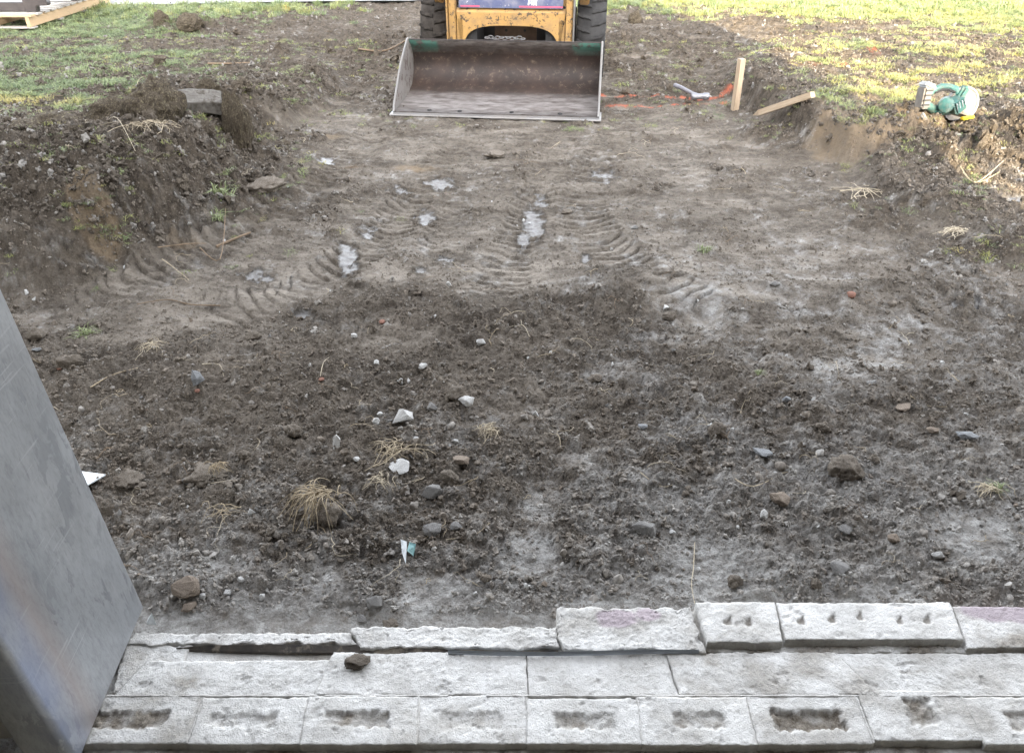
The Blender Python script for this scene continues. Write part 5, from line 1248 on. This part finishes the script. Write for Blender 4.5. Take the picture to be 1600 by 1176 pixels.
# ================================================================== GRASS
def tuft(seed, nb, L, spread, lay, wd):
    rn = random.Random(seed); V = []; Fc = []
    for b in range(nb):
        a = rn.uniform(0, 6.28); r = spread * math.sqrt(rn.random()); bx, by = r * math.cos(a), r * math.sin(a)
        d_ = rn.uniform(0, 6.28); l = L * rn.uniform(.5, 1.2); el = R(rn.uniform(*lay)); w = wd * rn.uniform(.7, 1.3)
        dx, dy = math.cos(d_), math.sin(d_); nx_, ny_ = -dy * w, dx * w
        h1, h2 = l * .55, l; z1 = math.sin(el) * h1 + .004; c1 = math.cos(el) * h1; z2 = math.sin(el * .5) * h2 * .9 + .003; c2 = math.cos(el * .5) * h2
        n0 = len(V)
        V += [(bx - nx_, by - ny_, -.004), (bx + nx_, by + ny_, -.004), (bx + dx * c1 + nx_ * .8, by + dy * c1 + ny_ * .8, z1), (bx + dx * c1 - nx_ * .8, by + dy * c1 - ny_ * .8, z1), (bx + dx * c2, by + dy * c2, z2)]
        Fc += [(n0, n0 + 1, n0 + 2, n0 + 3), (n0 + 3, n0 + 2, n0 + 4)]
    me = bpy.data.meshes.new('tuft'); me.from_pydata(V, [], Fc); me.materials.append(M['grass']); return me
for i in range(6):
    o = bpy.data.objects.new('tuft_shape_%02d' % i, tuft(i, 26, .055, .055, (6, 40), .0017)); gproto.objects.link(o)
for i in range(4):
    o = bpy.data.objects.new('standing_shape_%02d' % i, tuft(i + 20, 18, .085, .035, (45, 80), .0026)); sproto.objects.link(o)
def grass(name, n, x0, x1, y0, y1, coll, npr, label, thr, sc, tonef, dens=lambda F, x, y: F['grass']):
    x = rng.uniform(x0, x1, n); y = y0 + (y1 - y0) * rng.random(n) ** .9; F = fields(x, y)
    ok = (rng.random(n) < dens(F, x, y)) & (np.abs(x) < 1.2 + .72 * y) & (y < np.interp(x, [-30, rd[0][0], rd[1][0], rd[2][0], 2.5, 30], [9.6, rd[0][1], rd[1][1], rd[2][1], 13.2, 15.5]) - .02)
    x, y = x[ok], y[ok]; F = {k: v[ok] for k, v in F.items()}; n = len(x)
    sz = sc * (.6 + .8 * rng.random(n)); rot = np.stack([rng.normal(0, .12, n), rng.normal(0, .12, n), rng.random(n) * 6.28], -1)
    tone = np.clip(tonef(F, x, y) + rng.normal(0, .16, n), 0, 1)
    return scatter(name, np.stack([x, y, F['z']], -1), rot, np.stack([sz, sz, sz * (.7 + .6 * rng.random(n))], -1), tone, coll, npr, label, 'grass')
def sun_shade_tone(F, x, y):
    t = .44 - .22 * (x < 0) + .12 * ss(9, 11, y) + .30 * fbm(x * 1.1, y * 1.6, 3, 401) + .35 * blobs(F['u'], F['v'], [(1500, 150, 260, 90, 1), (60, 187, 110, 9, 2.6), (1250, 110, 140, 40, .5)])  # greyer left, yellower right, far and strip: paints shade and sunlight into tone
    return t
grass('lawn_grass', 120000, -9, 9.5, 4.2, 13.5, gproto, 6, 'short trampled grass round the scraped pit', .2, .85, sun_shade_tone)
grass('standing_grass', 26000, -9, 10, 9.0, 13.6, sproto, 4, 'taller unmown grass beyond the trampled strip', .2, 1.0, lambda F, x, y: .42 + .3 * fbm(x, y, 2, 402), lambda F, x, y: F['grass'] * ss(9.3, 10.6, y))
grass('straw_litter', 40000, -6, 5, 2.2, 8.5, gproto, 6, 'shreds of torn grass on the heaps and the mud',   .1, .5, lambda F, x, y: .35 + .35 * rng.random(len(x)), lambda F, x, y: np.clip(.75 * F['mound'] + .3 * F['bench'] + .22 * (y > 5.5) , 0, 1) * ss(-.1, .35, fbm(x * 3, y * 3, 3, 403)))
def tufts_at(lst, label):
    for (px, py, s_, lb) in lst:
        p = at(px, py); rn = random.Random(px); me = tuft(px, 60, .10, .05, (20, 75), .0028).copy()
        me.materials.clear(); me.materials.append(M['tuftgreen'])
        tag(link('grass_tuft', me, None, None, (p.x, p.y, p.z), (0, 0, rn.uniform(0, 6)), (s_,) * 3), lb, 'grass tuft')
M['tuftgreen'] = simple('fresh_tuft', (0.17, 0.20, 0.08), 0.6, var=.5, sc=60)
tufts_at([(340, 268, 1.0, 'green tuft of grass on the right flank of the left heap'), (320, 258, .8, 'smaller green tuft above the one on the heap flank'), (1100, 392, .5, 'tiny green tuft in the mud right of the curved track'), (372, 178, .6, 'green tuft at the foot of the upright torn sod'),
          (1555, 765, .35, 'uprooted green tuft near the right edge'), (1185, 585, .25, 'tiny sprig in the loose soil right of centre'), (90, 400, .6, 'sparse tuft low on the left heap')], '')

# ================================================================== UNSEEN TREES ADDED BEHIND THE GARAGE (to dapple the right-hand lawn with shade)
M['bark'] = simple('tree_bark', (0.10, 0.08, 0.06), 0.9, sc=12, bump=.01)
M['leaf'] = simple('tree_leaves', (0.07, 0.10, 0.035), 0.6, var=.4, sc=3)
def tree(x, y, h, cr, n, seed, label):
    r_ = np.random.default_rng(seed); base = empty('tree', (x, y, 0)); tag(base, label, 'tree')
    tb = MB(); tb.tube([(0, 0, 0), (.1, .05, h * .3), (0, .1, h * .6), (.05, 0, h * .92)], [.22, .17, .11, .03], 10)
    rn = random.Random(seed); tips = []
    for k in range(14):
        a = rn.uniform(0, 6.28); z0 = h * rn.uniform(.3, .8); L = cr * rn.uniform(.6, 1.0); e = (math.cos(a) * L, math.sin(a) * L, z0 + L * rn.uniform(.3, .8)); tips.append(e)
        tb.tube([(0, 0, z0), (e[0] * .5, e[1] * .5, z0 + (e[2] - z0) * .4), e], [.07, .045, .015], 6)
    tb.obj('trunk', M['bark'], base, smooth=True)
    c = np.array([tips[i] for i in r_.integers(0, 14, n // 40)]) * r_.uniform(.5, 1.08, (n // 40, 1)); c[:, 2] = np.clip(c[:, 2] * 1.0, h * .35, h * 1.05)
    ctr = np.repeat(c, 40, 0) + r_.normal(0, .28, (len(c) * 40, 3)); m = len(ctr)
    u = r_.normal(size=(m, 3)); u /= np.linalg.norm(u, axis=1)[:, None]; v = np.cross(u, r_.normal(size=(m, 3))); v /= np.linalg.norm(v, axis=1)[:, None]
    s_ = r_.uniform(.05, .09, (m, 1)); V = np.stack([ctr - u * s_, ctr + v * s_ * .55, ctr + u * s_, ctr - v * s_ * .55], 1).reshape(-1, 3)
    link('crown', mesh_np('crown', V, np.arange(m * 4).reshape(-1, 4), None, False), M['leaf'], base)
tree(6.2, -3.0, 5.6, 2.2, 3500, 5, 'unseen leafy tree added to the right behind the garage for dappled shade')
tree(10.2, -1.5, 6.4, 2.6, 4000, 6, 'second unseen leafy tree added farther right of the garage for dappled shade')
tree(4.4, -8.6, 8.0, 2.4, 4000, 8, 'tall unseen leafy tree added beyond the back corner of the garage for dappled shade')
